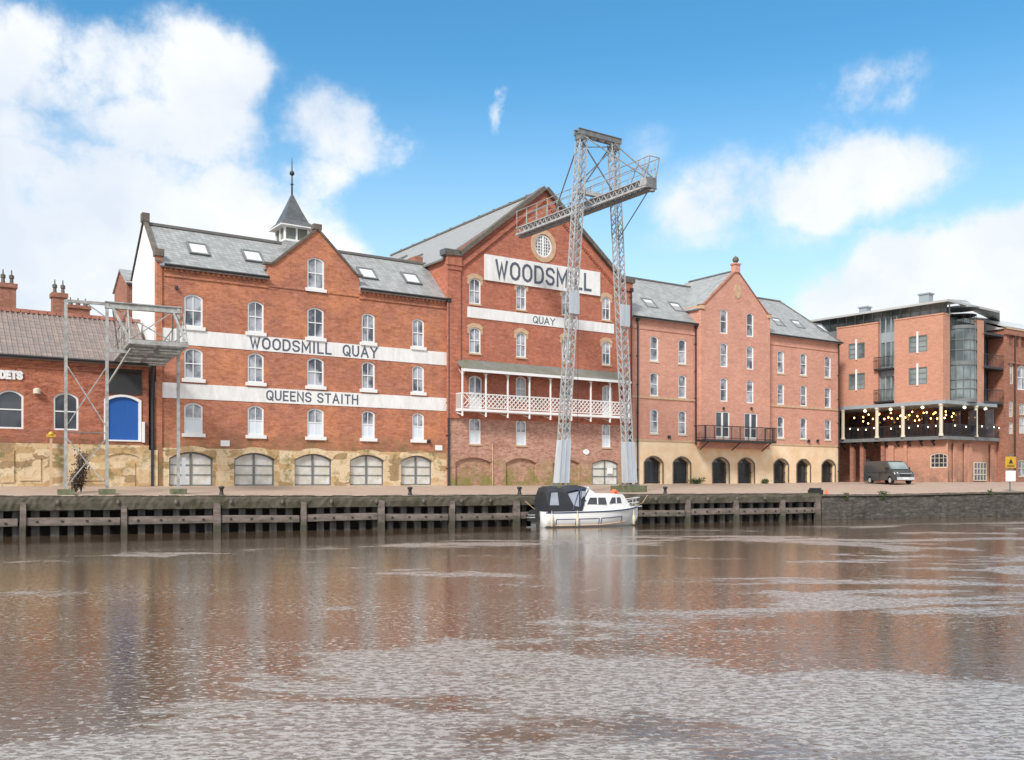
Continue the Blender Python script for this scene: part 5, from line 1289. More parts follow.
# ------------------------------------------------------------------ crane
def lattice(mb, p0, p1, w, d, ax, ay, pitch, chord=.075, br=.045):
    """square lattice column from p0 to p1; ax, ay: side directions"""
    p0, p1 = Vector(p0), Vector(p1); ax, ay = Vector(ax), Vector(ay); L_ = (p1 - p0).length; n = max(1, round(L_ / pitch))
    cs = [(-w / 2, -d / 2), (w / 2, -d / 2), (w / 2, d / 2), (-w / 2, d / 2)]
    pt = lambda c, f: p0 + (p1 - p0) * f + ax * c[0] + ay * c[1]
    for c in cs: mb.bar(pt(c, 0), pt(c, 1), chord, chord)
    for i in range(4):
        a, c = cs[i], cs[(i + 1) % 4]
        for k in range(n):
            f0, f1 = k / n, (k + 1) / n
            mb.bar(pt(a, f0), pt(c, f1), br, br); mb.bar(pt(c, f0), pt(a, f1), br, br)
def crane():
    P = Plane(58 * 1300, 1900.0, 595, -.75); S = P.s_; Z = P.z_
    b = P.root('quay_crane', label='tall grey lattice quay crane with two legs and a walkway jib over the river', cat='crane')
    lb, rb = S(560.8), S(629.3); lt, rt = S(581.8), S(613.2); zb0 = .45; zt = Z(581, 137)
    for sb, stp, nm in ((lb, lt, 0), (rb, rt, 1)):
        at = lambda z: sb + (stp - sb) * (z - zb0) / (zt - zb0)
        zc = Z(600, 441)
        mb = MB(); lattice(mb, (at(zc), 0, zc), (stp, 0, zt), .54, .42, (1, 0, 0), (0, 1, 0), .56, .06, .036); lg = mb.build('leg', M['steel'], b)
        mb = MB(); w0, w1 = .36, .30
        mb.hexa([(sb - w0, -.3, zb0 + .12), (sb + w0, -.3, zb0 + .12), (sb + w0, .3, zb0 + .12), (sb - w0, .3, zb0 + .12), (at(zc) - w1, -.27, zc), (at(zc) + w1, -.27, zc), (at(zc) + w1, .27, zc), (at(zc) - w1, .27, zc)])
        for q in (-.36, 0, .36): mb.bar((sb + q, -.31, zb0 + .12), (at(zc) + q * .9, -.28, zc), .05, .05)
        mb.build('base_cladding', M['clad'], lg)
        mb = MB(); z0, z1 = (Z(600, 318), Z(600, 296)) if nm == 0 else (Z(600, 324.5), Z(600, 302.5))
        mb.box(at(z0) - .38, at(z0) + .38, -.33, -.29, z0, z1); mb.build('climbing_guard', M['clad'], lg)
        mb = MB(); mb.box(sb - .95, sb + .95, -.6, .7, -.4, zb0 - .05); mb.build('concrete_footing', M['concrete'], b)
        mb = MB(); mb.box(sb - .5, sb + .5, -.4, .4, zb0 - .05, zb0 + .02)
        for q in (-.36, .36):
            for r in (-.25, .25): mb.box(sb + q - .05, sb + q + .05, r - .05, r + .05, zb0, zb0 + .14)
        mb.build('base_plate', M['steeld'], lg)
    mb = MB(); mb.box(lt - .42, rt + .45, -.28, -.16, zt + .08, zt + .38); mb.box(lt - .42, rt + .45, .16, .28, zt + .08, zt + .38)
    mb.box(lt - .42, rt + .45, -.32, -.12, zt + .38, zt + .42); mb.box(lt - .42, rt + .45, .12, .32, zt + .38, zt + .42)
    for k in range(5): x = lt + (rt - lt) * k / 4; mb.box(x - .04, x + .04, -.16, .16, zt + .1, zt + .36)
    mb.box(lt - .34, lt + .1, -.26, .26, zt - .2, zt + .08); mb.box(rt - .12, rt + .34, -.26, .26, zt - .3, zt + .08)
    mb.build('top_beam', M['steeld'], b)
    # crossed ties of the portal
    js = S(598); jz = Z(598, 206.5)
    mb = MB(); mb.bar((lt, 0, zt - .2), (S(612), 0, jz + 1.2), .06); mb.bar((rt, 0, zt - .2), (S(579), 0, jz + 1.2), .06); mb.bar((lt, 0, zt - .6), (rt, 0, zt - .1), .05)
    mb.build('cross_tie', M['steeld'], b)
    mb = MB(); al, ar = S(577), S(616); mb.box(al, ar, -.16, .16, jz + .55, jz + .8); mb.bar((al, 0, jz + .6), (js, 0, jz - .1), .08); mb.bar((ar, 0, jz + .6), (js, 0, jz - .1), .08)
    mb.build('jib_bearer', M['steel'], b)
    # jib: two plate girders with a lattice walkway, handrails both sides
    y0, y1 = -4.75, 8.3; hw = .36
    mb = MB()
    for q in (-hw, hw):
        mb.box(js + q - .05, js + q + .05, y0, y1, jz - .02, jz + .06); mb.box(js + q - .10, js + q + .10, y0, y1, jz - .08, jz - .02)
        mb.box(js + q - .06, js + q + .06, y0, y1, jz + .40, jz + .46); mb.box(js + q - .05, js + q + .05, y0, y0 + .5, jz, jz + .5)
        n = 26
        for k in range(n):
            ya, yb = y0 + (y1 - y0) * k / n, y0 + (y1 - y0) * (k + 1) / n
            mb.bar((js + q, ya, jz + .03), (js + q, (ya + yb) / 2, jz + .42), .045); mb.bar((js + q, (ya + yb) / 2, jz + .42), (js + q, yb, jz + .03), .045)
    j = mb.build('jib', M['steel'], b)
    mb = MB(); n = 24
    for k in range(n + 1): y = y0 + (y1 - y0) * k / n; mb.box(js - hw, js + hw, y - .04, y + .04, jz + .0, jz + .07)
    for k in range(n):
        ya, yb = y0 + (y1 - y0) * k / n, y0 + (y1 - y0) * (k + 1) / n
        mb.bar((js - hw, ya, jz + .03), (js + hw, yb, jz + .03), .04)
    mb.box(js - .2, js + .2, y0, y1, jz - .2, jz - .12); mb.box(js - .03, js + .03, y0, y1, jz - .12, jz + .0)
    mb.build('jib_bracing', M['steeld'], j)
    mb = MB(); k = y0
    while k < y1: mb.box(js - hw + .08, js + hw - .08, k, min(k + .22, y1), jz + .465, jz + .485); k += .27
    mb.build('walkway', M['galv'], j)
    for sgn in (-1, 1):
        x = js + sgn * (hw + .03); mb = MB(); mb.tube([(x, y0 - .3, jz + 1.62), (x, y1, jz + 1.55)], .028, 6); mb.tube([(x, y0, jz + 1.1), (x, y1, jz + 1.1)], .02, 6)
        for k in range(12): y = y0 + .1 + (y1 - y0 - .2) * k / 11; mb.tube([(x, y, jz + .5), (x, y, jz + 1.58)], .024, 6)
        mb.build('handrail', M['galv'], j)
    mb = MB(); mb.tube([(js - hw - .03, y0 - .3, jz + 1.62), (js + hw + .03, y0 - .3, jz + 1.62)], .028, 6)
    for x in (js - hw, js + hw): mb.bar((x, y0, jz + .5), (x, y0 - .3, jz + 1.62), .05); mb.bar((x, y0 + 1.3, jz + .5), (x, y0 + .6, jz + 1.6), .05); mb.bar((x, y0, jz + .1), (x, y0 + .6, jz + 1.6), .04)
    mb.build('end_rail', M['galv'], j)
    mb = MB(); mb.box(js - .32, js + .32, y0 - .12, y0 + .35, jz - .1, jz + .5); mb.lathe([(.16, -.06), (.16, .06)], (js, y0 - .1, jz - .25), 12); mb.build('pulley_head', M['steeld'], j)
    # stays from the top to both ends
    for x, xt in ((js - hw, lt), (js + hw, rt)):
        mb = MB(); mb.tube([(xt, -.1, zt + .1), (x, y0 + .15, jz + .55)], .04, 6); mb.build('stay', M['steeld'], b)
        mb = MB(); mb.tube([(xt, .1, zt + .1), (x, y1 - 4.4, jz + .55)], .045, 6); mb.build('stay', M['steeld'], b)
    mb = MB(); mb.tube([(S(618), 0, jz - 1.8), (js + hw, y0 + .6, jz)], .035, 6); mb.build('strut', M['steeld'], b)
    mb = MB(); mb.tube([(js + .1, 2.0, jz), (js - .1, 1.9, 4)], .014, 5); mb.build('cable', M['black'], b)
crane()

# ------------------------------------------------------------------ boat hoist / loading platform at the left
def hoist():
    B_ = CX + FOC * FOC / 502.0; P = Plane(46 * (B_ - 107), B_, 107, -.72); S = P.s_; Z = P.z_
    b = P.root('loading_platform', label='raised galvanised steel loading platform on braced posts before the blue door', cat='platform')
    xs = [S(65.8), 0, S(178.3)]; zt = Z(107, 303)
    for x in xs:
        mb = MB(); mb.box(x - .07, x + .07, -.08, -.055, .3, zt); mb.box(x - .07, x + .07, .055, .08, .3, zt); mb.box(x - .025, x + .025, -.055, .055, .3, zt); p = mb.build('post', M['galv'], b)
        mb = MB(); mb.box(x - .36, x + .36, -.36, .36, -.4, .28); mb.build('concrete_pad', M['concrete'], b)
    mb = MB(); mb.box(xs[0], xs[1] - .1, -.06, .06, zt - .12, zt + .02); mb.build('top_rail', M['galv'], b)
    mb = MB(); mb.box(xs[1] - .1, xs[2] + .15, -.12, .12, zt + .03, zt + .08); mb.box(xs[1] - .1, xs[2] + .15, -.05, .05, zt - .2, zt + .03); mb.box(xs[1] - .1, xs[2] + .15, -.12, .12, zt - .25, zt - .2); mb.build('hoist_beam', M['galv'], b)
    za, zb_ = Z(67, 364), Z(67, 427); zc, zd = Z(67, 437), Z(67, 487)
    for z0, z1 in ((zb_, za), (zd, zc)):
        for a, c in (((xs[0], z0), (xs[1], z1)), ((xs[0], z1), (xs[1], z0))):
            off = .05 if a[1] < c[1] else -.05
            mb = MB(); mb.bar((a[0], off, a[1]), (c[0], off, c[1]), .09, .05); mb.build('brace', M['galv'], b)
    mb = MB(); z = Z(85, 432.5); mb.tube([(xs[0], 0, z), (xs[1], 0, z)], .025, 6); mb.build('tie_rod', M['steeld'], b)
    # platform: from over the water back to the wall
    D0, D1 = -2.0, 5.7; x0, x1 = S(130, 2.0), S(187, 2.0); dz = Z(128.6, 340, 2.0)
    mb = MB()
    for x in (x0, (x0 + x1) / 2, x1): mb.box(x - .05, x + .05, D0, D1, dz - .17, dz - .0)
    mb.box(x0 - .06, x1 + .06, D0 - .1, D0, dz - .17, dz + .03); mb.box(x0 - .06, x1 + .06, D1, D1 + .1, dz - .25, dz)
    for k in range(7): y = D0 + .6 + k * 1.1; mb.box(x0 + .06, x1 - .06, y - .05, y + .05, dz - .2, dz - .04)
    d = mb.build('platform_frame', M['galv'], b)
    mb = MB(); k = D0 + .02
    while k < D1: mb.box(x0, x1, k, k + .13, dz + .03, dz + .07); k += .25
    mb.build('deck_boards', M['deck'], d)
    for x in (x0, x1):
        mb = MB()
        mb.tube([(x, D0, dz + .08), (x, D0 + .9, dz + 1.55), (x, D1, dz + 1.15)], .035, 6)
        for k in range(5): y = D0 + 1.2 + k * 1.5; mb.tube([(x, y, dz), (x, y, dz + 1.25)], .03, 6)
        mb.tube([(x, D0 + .5, dz + .6), (x, D1, dz + .6)], .025, 6)
        mb.build('side_rail', M['galv'], d)
    # raking struts hanging the platform's outer end from the beam
    for xa, xb in ((xs[1] + .25, x0), (xs[2] - .25, x1)):
        mb = MB(); mb.bar((xa, 0, zt - .2), (xb, D0 + .05, dz), .09); mb.bar((xa, 0, zt - .2), (xb - .1 if xb > 0 else xb, 2.3, dz), .06, .06); mb.build('raking_strut', M['galv'], b)
    mb = MB(); mb.bar((xs[1] + .3, .02, zt - .2), (x1, .02, dz + .1), .055); mb.bar((xs[2] - .3, -.04, zt - .2), (x0, -.04, dz + .1), .055); mb.build('cross_tie', M['galv'], b)
    mb = MB(); mb.bar((xs[1], 0, dz - .3), (x1, 0, dz - .3), .12, .16); mb.bar((xs[1], 0, dz - 2.0), (x0 + .1, D0 + .6, dz - .3), .07); mb.bar((xs[1], 0, Z(107, 318)), (xs[1] - .9, 0, zt - .1), .05); mb.build('bearer', M['galv'], b)
    mb = MB(); mb.box(xs[2] + .14, xs[2] + .32, -.2, -.14, .5, 1.85); mb.build('notice', M['clad'], b)
hoist()

# ------------------------------------------------------------------ cabin cruiser
def boat():
    ang = atan2(945, 2241); c = Vector(((587 - CX) / FOC * 53.4, 53.4))
    b = empty('cabin_cruiser', (c.x, c.y, 0), ang, label='small white cabin cruiser with black canvas cockpit cover, moored by the quay wall', cat='boat')
    # stations: x, half beam at deck, z deck, half beam at chine, z chine, keel z
    st = [(-2.95, .86, .86, .80, .10, -.28), (-2.0, .98, .86, .90, .08, -.32), (-.8, 1.02, .88, .93, .08, -.34), (.4, 1.02, .90, .90, .10, -.34), (1.4, .92, .94, .72, .16, -.30), (2.2, .70, .99, .44, .24, -.22), (2.75, .42, 1.04, .20, .32, -.08), (3.12, .14, 1.08, .04, .42, .15), (3.28, .015, 1.10, .01, .6, .5)]
    def sub(st, n=4):
        out = []
        for i in range(len(st) - 1):
            for k in range(n):
                f = k / n; p0 = st[max(i - 1, 0)]; p1 = st[i]; p2 = st[i + 1]; p3 = st[min(i + 2, len(st) - 1)]
                out.append(tuple(.5 * (2 * p1[j] + (p2[j] - p0[j]) * f + (2 * p0[j] - 5 * p1[j] + 4 * p2[j] - p3[j]) * f * f + (3 * p1[j] - p0[j] - 3 * p2[j] + p3[j]) * f ** 3) for j in range(6)))
        return out + [st[-1]]
    ss = sub(st); mb = MB(); n = 9
    for x, hb, zd, hc, zc, zk in ss:
        hm = (hb + hc) / 2 + .03 * min(1, hb); zm = (zd + zc) / 2
        mb.v += [(x, -hb, zd), (x, -hm, zm), (x, -hc, zc), (x, -hc * .5, (zc + zk) / 2), (x, 0, zk), (x, hc * .5, (zc + zk) / 2), (x, hc, zc), (x, hm, zm), (x, hb, zd)]
    for i in range(len(ss) - 1):
        for k in range(n - 1): a = i * n + k; mb.f.append((a, a + 1, a + n + 1, a + n)); mb.m.append(0)
    mb.f.append(tuple(range(n - 1, -1, -1))); mb.m.append(0)
    mb.build('hull', M['gelcoat'], b, smooth=True)
    mb = MB(); N2 = len(ss)
    dk = [(x, -hb + .01, zd - .01) for x, hb, zd, *_ in ss]; dr = [(x, hb - .01, zd - .01) for x, hb, zd, *_ in ss]
    for i in range(N2 - 1): mb.poly([dk[i], dk[i + 1], dr[i + 1], dr[i]])
    mb.build('deck', M['gelcoat'], b)
    for sg in (-1, 1):
        mb = MB(); mb.tube([(x, sg * (hb + .01), zd - .05) for x, hb, zd, *_ in ss], .035, 6); mb.build('rubbing_strake', M['navy'], b)
        def side(x, f):  # point on the topside at fraction f up from chine
            for i in range(N2 - 1):
                if ss[i][0] <= x <= ss[i + 1][0]:
                    t = (x - ss[i][0]) / (ss[i + 1][0] - ss[i][0]); v = [ss[i][j] + (ss[i + 1][j] - ss[i][j]) * t for j in range(6)]
                    bulge = .03 * (1 - abs(2 * f - 1)); return (x, sg * (v[3] + (v[1] - v[3]) * f + bulge + .004), v[4] + (v[2] - v[4]) * f)
        mb = MB()
        for a, c2 in ((-2.35, -1.2), (-1.05, .25), (.4, 1.85)):
            mb.tube([side(a, .06), side(a, .45)] + [side(a + (c2 - a) * k / 6, .47) for k in range(7)] + [side(c2, .06)], .022, 5)
        mb.build('hull_line', M['navy'], b)
        mb = MB(); mb.tube([side(-2.9 + k * .3, .02) for k in range(18)], .03, 5); mb.build('boot_top', M['paleStone'], b)
    # cabin
    prof = [(-1.05, .90), (-.30, 1.92), (.0, 1.86), (1.3, 1.84), (2.05, 1.78), (2.35, 1.42), (2.62, 1.12), (2.72, .98)]
    mb = MB(); n = len(prof)
    def hy(x, z): return (.86 - .10 * max(0, z - .9)) * (1 if x < 1.0 else max(.28, 1 - (x - 1.0) * .36))
    for x, z in prof: mb.v += [(x, -hy(x, z), z), (x, hy(x, z), z)]
    for x, z in prof: mb.v += [(x, -hy(x, .9), .88), (x, hy(x, .9), .88)]
    for i in range(n - 1):
        a = 2 * i; mb.f.append((a, a + 2, a + 3, a + 1)); mb.m.append(0)
        c2 = 2 * n + a; mb.f.append((c2, c2 + 2, a + 2, a)); mb.m.append(0); mb.f.append((c2 + 1, a + 1, a + 3, c2 + 3)); mb.m.append(0)
    mb.f.append((0, 1, 2 * n + 1, 2 * n)); mb.m.append(0)
    cab = mb.build('cabin', M['gelcoat'], b)
    for sg in (-1, 1):
        for a, c2, z0, z1 in ((-.35, .82, 1.24, 1.62), (1.08, 1.92, 1.28, 1.62)):
            mb = MB(); pts = [(a - .08, z0), (c2, z0), (c2 - .08, z1), (a + .12, z1)]
            yy = lambda x, z, o: sg * (hy(x, z) + o)
            mb.hexa([(x, yy(x, z, -.02), z) for x, z in pts] + [(x, yy(x, z, .012), z) for x, z in pts]); w = mb.build('cabin_window', M['glassd'], cab)
            m_ = (a + c2) / 2; mb = MB(); mb.bar((m_, yy(m_, z0, .014), z0), (m_, yy(m_, z1, .014), z1), .06, .03); mb.build('window_bar', M['gelcoat'], w)
        mb = MB(); mb.box(-.72, -.5, sg * .82 - .03, sg * .82 + .03, 1.42, 1.50); mb.build('vent', M['rubber'], cab)
    mb = MB(); mb.tube([(.6 + .8, -.5, 1.86), (.75 + .8, -.5, 2.0), (.9 + .8, -.5, 1.86)], .07, 8); mb.lathe([(.20, 0), (.17, .14), (.06, .24)], (1.55, -.3, 1.83), 10); lb = mb.build('lifebuoy', M['orange'], None)
    lb.location = b.location; lb.rotation_euler = (0, 0, ang); tag(lb, 'orange float lying on the cruiser roof', 'float')
    # windscreen
    mb = MB()
    for sg in (-1, 1):
        mb.bar((-.95, sg * .78, 1.05), (-.28, sg * .70, 2.2), .10, .05)
        mb.poly([(-.3, sg * .70, 2.2), (-.25, sg * .70, 1.92), (.15, sg * .66, 1.87)])
        mb.poly([(-.3, sg * .69, 2.2), (.15, sg * .65, 1.87), (-.25, sg * .69, 1.92)])
    mb.bar((-.28, -.7, 2.2), (-.28, .7, 2.2), .07, .06); mb.build('windscreen_frame', M['gelcoat'], b)
    mb = MB(); mb.hexa([(-.3, -.66, 1.9), (-.3, .66, 1.9), (-.26, .66, 1.9), (-.26, -.66, 1.9), (-.3, -.66, 2.18), (-.3, .66, 2.18), (-.27, .66, 2.18), (-.27, -.66, 2.18)]); mb.build('windscreen', M['glassm'], b)
    # cockpit cover on hoops, with clear panels
    secs = [(-2.86, 1.95, .74), (-2.75, 2.22, .78), (-2.3, 2.28, .80), (-1.75, 2.14, .80), (-1.2, 2.30, .78), (-.75, 2.34, .76), (-.32, 2.24, .70)]
    mb = MB(); m_ = 7
    for x, zt, hw in secs:
        xb = max(x, -2.9) if x < -2.5 else x - (.45 if x > -1 else 0)
        pr = [(-.92, .84), (-.90, 1.3), (-hw, zt - .28), (-hw * .7, zt - .05), (0, zt)]
        full = pr + [(-y, z) for y, z in pr[-2::-1]]
        for y, z in full:
            f = min(1, max(0, (z - .84) / (zt - .84))); mb.v.append((xb + (x - xb) * f, y, z))
    m_ = 9
    for i in range(len(secs) - 1):
        for k in range(m_ - 1): a = i * m_ + k; mb.f.append((a, a + m_, a + m_ + 1, a + 1)); mb.m.append(0)
    mb.f.append(tuple(range(m_))); mb.m.append(0)
    cv = mb.build('canvas_cover', M['canvas'], b)
    M['clear'] = M.get('clear') or plain('clear_panel', (.34, .38, .44), .15, var=.3, spec=.8)
    for sg in (-1, 1):
        for pts in ([(-2.75, 1.22), (-2.2, 1.22), (-2.25, 1.92), (-2.62, 1.90)], [(-1.30, 1.2), (-.98, 1.12), (-.92, 1.98), (-1.62, 1.84)], [(-.86, 1.5), (-.52, 1.86), (-.5, 1.98), (-.84, 2.0)]):
            mb = MB(); yy = lambda z, o: sg * ((.915 if z < 1.3 else .915 - (z - 1.3) * .12) + o)
            mb.hexa([(x, yy(z, -.02), z) for x, z in pts] + [(x, yy(z, .012), z) for x, z in pts]); mb.build('clear_panel', M['clear'], cv)
        mb = MB(); mb.tube([(-1.35, sg * .93, .95), (-.9, sg * .86, 2.12)], .03, 6); mb.tube([(-.9, sg * .93, 1.1), (-.75, sg * .80, 2.2)], .035, 6); mb.tube([(-1.7, sg * .84, 1.98), (-.4, sg * .80, 2.16)], .03, 6); mb.build('cover_trim', M['navy'], cv)
    # outboard, bow rail, fenders
    mb = MB(); mb.hexa([(-3.62, -.19, .34), (-3.05, -.19, .30), (-3.05, .19, .30), (-3.62, .19, .34), (-3.52, -.15, .92), (-3.06, -.15, .98), (-3.06, .15, .98), (-3.52, .15, .92)]); ob = mb.build('outboard_motor', M['rubber'], b)
    mb = MB(); mb.box(-3.45, -3.2, -.07, .07, -.35, .72); mb.box(-3.25, -2.95, -.10, .10, .55, .7); mb.box(-3.7, -3.2, -.12, .12, -.02, .04); mb.build('motor_leg', M['steeld'], ob)
    mb = MB(); mb.box(-3.60, -3.3, -.192, .192, .52, .57); mb.box(-3.58, -3.3, -.186, .186, .66, .70); mb.build('motor_band', M['silver'], ob)
    mb = MB()
    mb.tube([(1.9, -.78, 1.0), (2.25, -.62, 1.42), (3.35, -.12, 1.60), (3.42, 0, 1.6), (3.35, .12, 1.6), (2.25, .62, 1.42), (1.9, .78, 1.0)], .02, 6)
    for x, y in ((2.75, .42), (3.1, .18)):
        for sg in (-1, 1): mb.tube([(x - .1, sg * y, 1.03), (x, sg * y * .95, 1.42 + (x - 2.25) * .16)], .018, 6)
    mb.tube([(2.5, -.52, 1.2), (3.36, -.08, 1.33), (3.36, .08, 1.33), (2.5, .52, 1.2)], .014, 6)
    mb.box(3.15, 3.5, -.12, .12, 1.06, 1.12); mb.build('bow_rail', M['silver'], b)
    for x, mt in ((-1.15, 'cream'), (2.72, 'cream'), (-2.7, 'cream')):
        y = -1.03 if x < 2 else -.50
        mb = MB(); mb.lathe([(.02, -.30), (.08, -.24), (.085, .2), (.03, .28), (.012, .6)], (x, y - .04, .33), 8); mb.build('fender', M[mt], b, smooth=True)
    mb = MB(); mb.tube([(3.1, .1, 1.08), (3.9, .5, 1.25), (4.6, 1.1, 1.7)], .015, 5); mb.tube([(-2.8, .8, .9), (-3.2, 1.1, 1.3), (-3.5, 1.5, 1.75)], .015, 5); mb.build('mooring_line', M['paleStone'], b)
boat()

# ------------------------------------------------------------------ van
def van():
    px, Y = 889, 81.5; g = ground_at(px, Y); b = empty('parked_van', g, radians(-80), label='dark grey panel van parked on the quay below the terrace', cat='van')
    # side silhouette, nose towards +x; x from the tail
    L_, Wd = 4.9, .93
    out = [(-2.45, .35), (-2.48, .9), (-2.44, 1.7), (-2.32, 1.93), (-1.2, 1.98), (.6, 1.97), (1.02, 1.86), (1.62, 1.22), (2.2, 1.02), (2.42, .82), (2.46, .4), (2.38, .28)]
    def wheelarch(cx): return [(cx + .37 * cos(a), .32 + .37 * sin(a)) for a in [k * pi / 8 for k in range(9)]]
    lp = [(-2.45, .3)] + [(-2.1 + 0, .28)] + [p for p in wheelarch(-1.5)[::-1]] + [p for p in wheelarch(1.62)[::-1]] + [(2.38, .28)] + out[::-1][1:]
    lp = [(-2.45, .28)] + wheelarch(-1.5)[::-1] + wheelarch(1.62)[::-1] + out[::-1][0:-1]
    mb = MB(); tris = tessellate_polygon([[Vector((x, z, 0)) for x, z in lp]]); n = len(lp)
    def yy(x, z): return Wd - max(0, z - 1.05) * .12 - (max(0, x - 1.9) * .25)
    mb.v = [(x, -yy(x, z), z) for x, z in lp] + [(x, yy(x, z), z) for x, z in lp]
    for t in tris: mb.f.append(tuple(t)); mb.m.append(0); mb.f.append(tuple(n + k for k in t[::-1])); mb.m.append(0)
    for k in range(n): mb.f.append((k, (k + 1) % n, n + (k + 1) % n, n + k)); mb.m.append(0)
    body = mb.build('body', M['van'], b)
    mb = MB(); o = .012
    mb.hexa([(1.04, -.74, 1.82), (1.04, .74, 1.82), (1.60, .80, 1.25), (1.60, -.80, 1.25), (1.07, -.74, 1.86), (1.07, .74, 1.86), (1.64, .80, 1.27), (1.64, -.80, 1.27)]); mb.build('windscreen', M['glassm'], b)
    for sg in (-1, 1):
        mb = MB(); pts = [(.22, 1.22), (1.25, 1.2), (1.0, 1.62), (.9, 1.74), (.3, 1.76)]; lo = [(x, sg * (yy(x, z) - .02), z) for x, z in pts]; hi = [(x, sg * (yy(x, z) + .008), z) for x, z in pts]
        mb.poly(hi if sg < 0 else hi[::-1]); i = 0
        mb.build('door_window', M['glassd'], b)
        mb = MB(); y = sg * (Wd + .002)
        for a, c in ((-2.2, .02), (.1, 1.2)): mb.box(a, c, min(y, y * .99), max(y, y * .99), .98, 1.0)
        mb.box(-.02, 0.01, min(y, y * .98), max(y, y * .98), .4, 1.05); mb.box(.08, .11, min(y, y * .98), max(y, y * .98), .4, 1.05); mb.build('door_seam', M['rubber'], b)
        mb = MB(); mb.box(1.2, 1.38, min(sg * .92, sg * 1.12), max(sg * .92, sg * 1.12), 1.2, 1.42); mb.build('wing_mirror', M['rubber'], b)
        mb = MB(); mb.hexa([(2.1, sg * .80, .84), (2.36, sg * .62, .80), (2.43, sg * .62, .80), (2.2, sg * .86, .84), (2.05, sg * .80, 1.02), (2.27, sg * .62, .97), (2.32, sg * .62, .96), (2.1, sg * .87, 1.02)]); mb.build('headlight', M['silver'], b)
        for cx in (-1.5, 1.62):
            mb = MB(); mb.lathe([(.30, -.11), (.325, -.08), (.325, .08), (.30, .11)], (0, 0, 0), 20); mb.v = [(x + cx, z + sg * .80, y + .32) for x, y, z in mb.v]; w = mb.build('wheel', M['rubber'], b)
            mb = MB(); mb.lathe([(.20, -.012), (.17, .012)], (0, 0, 0), 14); mb.v = [(x + cx, z + sg * .915, y + .32) for x, y, z in mb.v]; mb.build('hub_cap', M['silver'], w)
    mb = MB(); mb.box(2.40, 2.47, -.5, .5, .62, .84); mb.build('grille', M['rubber'], b)
    mb = MB(); mb.box(2.36, 2.50, -.78, .78, .34, .58); mb.box(2.41, 2.485, -.5, .5, .86, .90); mb.build('bumper', M['silver'], b)
    mb = MB(); mb.box(2.50, 2.51, -.26, .26, .42, .53); mb.build('number_plate', M['white'], b)
van()

# ------------------------------------------------------------------ small things on the quay
def notice_sign():
    g = ground_at(1010, 70.5); b = empty('notice_sign', g, radians(20), label='yellow warning sign above a white notice board on one post, far right of quay', cat='sign')
    mb = MB(); mb.box(-.04, .04, -.04, .04, -.1, 2.75); mb.build('post', M['gateframe'], b)
    mb = MB(); mb.box(-.48, .48, -.08, -.045, .75, 1.55); mb.build('notice_board', M['white'], b)
    mb = MB(); mb.yprism([(-.5, 1.75), (.5, 1.75), (.5, 2.6), (-.5, 2.6)], -.08, -.045); y = mb.build('warning_board', M['yellow'], b)
    mb = MB(); mb.yprism([(-.22, 2.08), (.22, 2.08), (0, 2.46)], -.086, -.082); mb.build('triangle_symbol', M['black'], y)
    mb = MB()
    for z in (1.83, 1.93): mb.box(-.36, .36, -.086, -.082, z, z + .045)
    mb.build('printed_lines', M['black'], y)
notice_sign()
def buoy_post():
    g = ground_at(51, 49.5); b = empty('lifebuoy_post', g, radians(30), label='slim pale post with small yellow head by the hall wall, left of the platform', cat='post')
    mb = MB(); mb.box(-.06, .06, -.05, .05, -.1, 2.65); mb.build('post', M['paleStone'], b)
    mb = MB(); mb.box(-.22, .22, -.1, .05, 2.6, 2.74); mb.lathe([(.16, 2.74), (.1, 2.86), (.03, 2.9)], (0, 0, 0), 8); mb.build('head', M['yellow'], b)
buoy_post()
bol = [(221.5, 'before the pier between the two leftmost gates'), (410, 'before the rightmost gate of the banded warehouse'), (519.5, 'behind the stern of the white cruiser'), (665.2, 'to the right of the crane, before the cream arcade')]
for i, (px, w) in enumerate(bol):
    Y = quayY(px) + .9; mb = MB(); mb.lathe([(.13, -.1), (.12, .05), (.09, .12), (.09, .28), (.15, .34), (.15, .40), (.05, .44)], (0, 0, 0), 10)
    if i == 0: me = mb.mesh('mooring_bollard', M['black'], True)
    tag(link('mooring_bollard', me, None, ground_at(px, Y)), 'black iron bollard ' + w, 'bollard', 'bollards along the quay edge')
Y = quayY(817) + .5; mb = MB(); mb.box(-.42, .42, -.25, .25, -.1, .22); mb.box(-.36, .3, -.2, .2, .22, .34)
tag(mb.build('tyre_fender_block', M['rubber'], None, ground_at(815.5, Y), .4), 'black rubber block where timber quay meets stone wall', 'block')
mb = MB(); mb.lathe([(.28, -.02), (.27, .03), (.15, .06), (.05, .42)], (0, 0, 0), 10)
tag(mb.build('traffic_cone', M['orange'], None, ground_at(826.5, quayY(826) + .9)), 'faded orange cone at the end of the timber quay', 'cone')

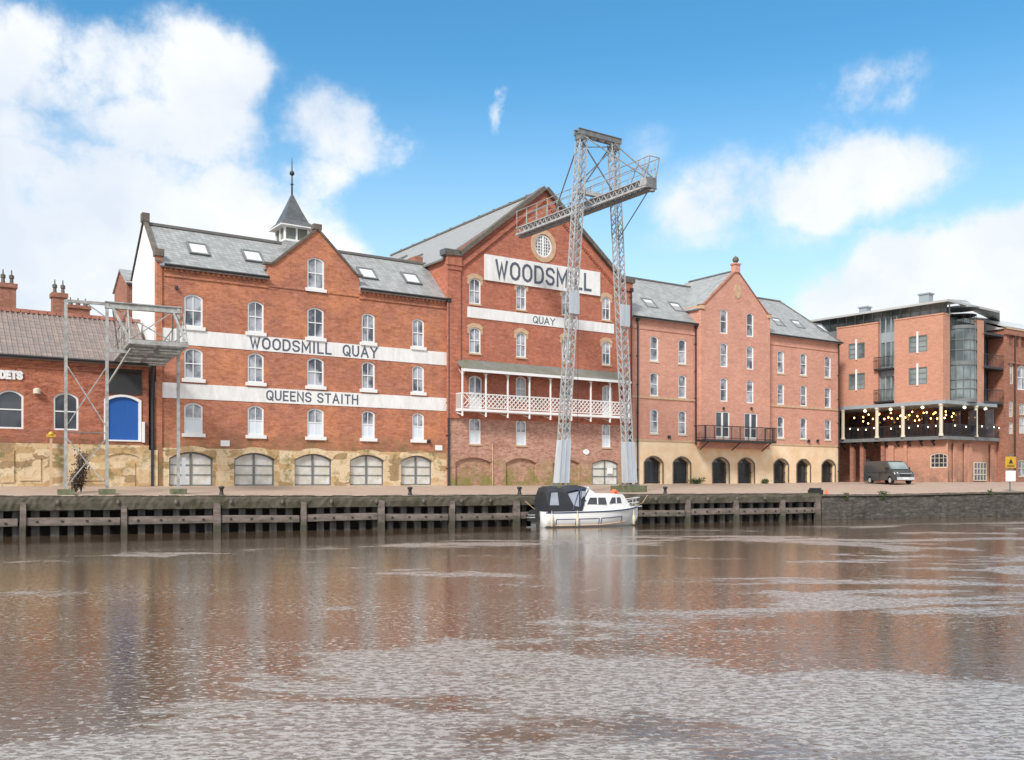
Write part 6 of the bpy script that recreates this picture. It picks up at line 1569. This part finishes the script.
def shrub(name, px, Y, h, w, n, mt, label, seed, dz=0, hang=False, cat='plant'):
    rnd = random.Random(seed); g = ground_at(px, Y); g.z += dz; b = empty(name, g, 0, label=label, cat=cat, group='weeds on the quay and river wall' if hang else None)
    sm = MB(); lf = MB()
    for k in range(max(4, n // 40)):
        a = rnd.uniform(0, 2 * pi); r = w * .5 * rnd.random() ** .6; top = Vector((r * cos(a), r * sin(a) * .6, h * rnd.uniform(.55, 1) * (-1 if hang and k % 2 else 1) * (.6 if hang else 1)))
        mid = top * .5 + Vector((rnd.uniform(-.08, .08), 0, .06)); sm.tube([(0, 0, 0), mid, top], [.018, .012, .005], 5)
        for q in range(40):
            f = rnd.uniform(.2, 1); p = Vector((0, 0, 0)).lerp(mid, min(1, f * 2)) if f < .5 else mid.lerp(top, f * 2 - 1)
            p = p + Vector((rnd.gauss(0, .07), rnd.gauss(0, .07), rnd.gauss(0, .06))) * (1 + w * .4)
            s_ = rnd.uniform(.03, .065); u = Vector((rnd.gauss(0, 1), rnd.gauss(0, 1), rnd.gauss(0, 1))).normalized() * s_; v = u.cross(Vector((rnd.gauss(0, 1), rnd.gauss(0, 1), rnd.gauss(0, 1)))).normalized() * s_ * .6
            lf.poly([p - u, p + v, p + u, p - v])
    sm.build('stem', M['timber'], b); lf.build('foliage', M[mt], b)
shrub('shrub', 81, 46.6, 2.3, .75, 1200, 'leafred', 'straggly reddish shrub growing between the two braced posts of the platform', 1)
shrub('shrub', 76, 46.4, 1.2, .8, 700, 'leafred', 'low russet bush at the foot of the reddish shrub under the platform braces', 2)
shrub('weed', 883, quayY(883) - .05, .55, .7, 400, 'leaf', 'dark green weed tuft overhanging the stone river wall', 3, 0, True)
shrub('weed', 846, quayY(846) - .05, .3, .5, 260, 'leaf', 'small yellowish weed on the river wall near the timber quay', 4, 0, True)
shrub('weed', 990, quayY(990) - .05, .35, .6, 260, 'leaf', 'low weed on the river wall near the yellow sign', 5, 0, True)
for i, (px, h, w, lb) in enumerate(((697, .45, 1.5, 'mossy green weeds against the arcade wall left of its middle arches'), (765, .35, .9, 'green weeds at the foot of the arcade right of the balcony'))):
    shrub('wall_weed', px, baseY(px) - .35, h, w, 700, 'leaf', lb, 20 + i)
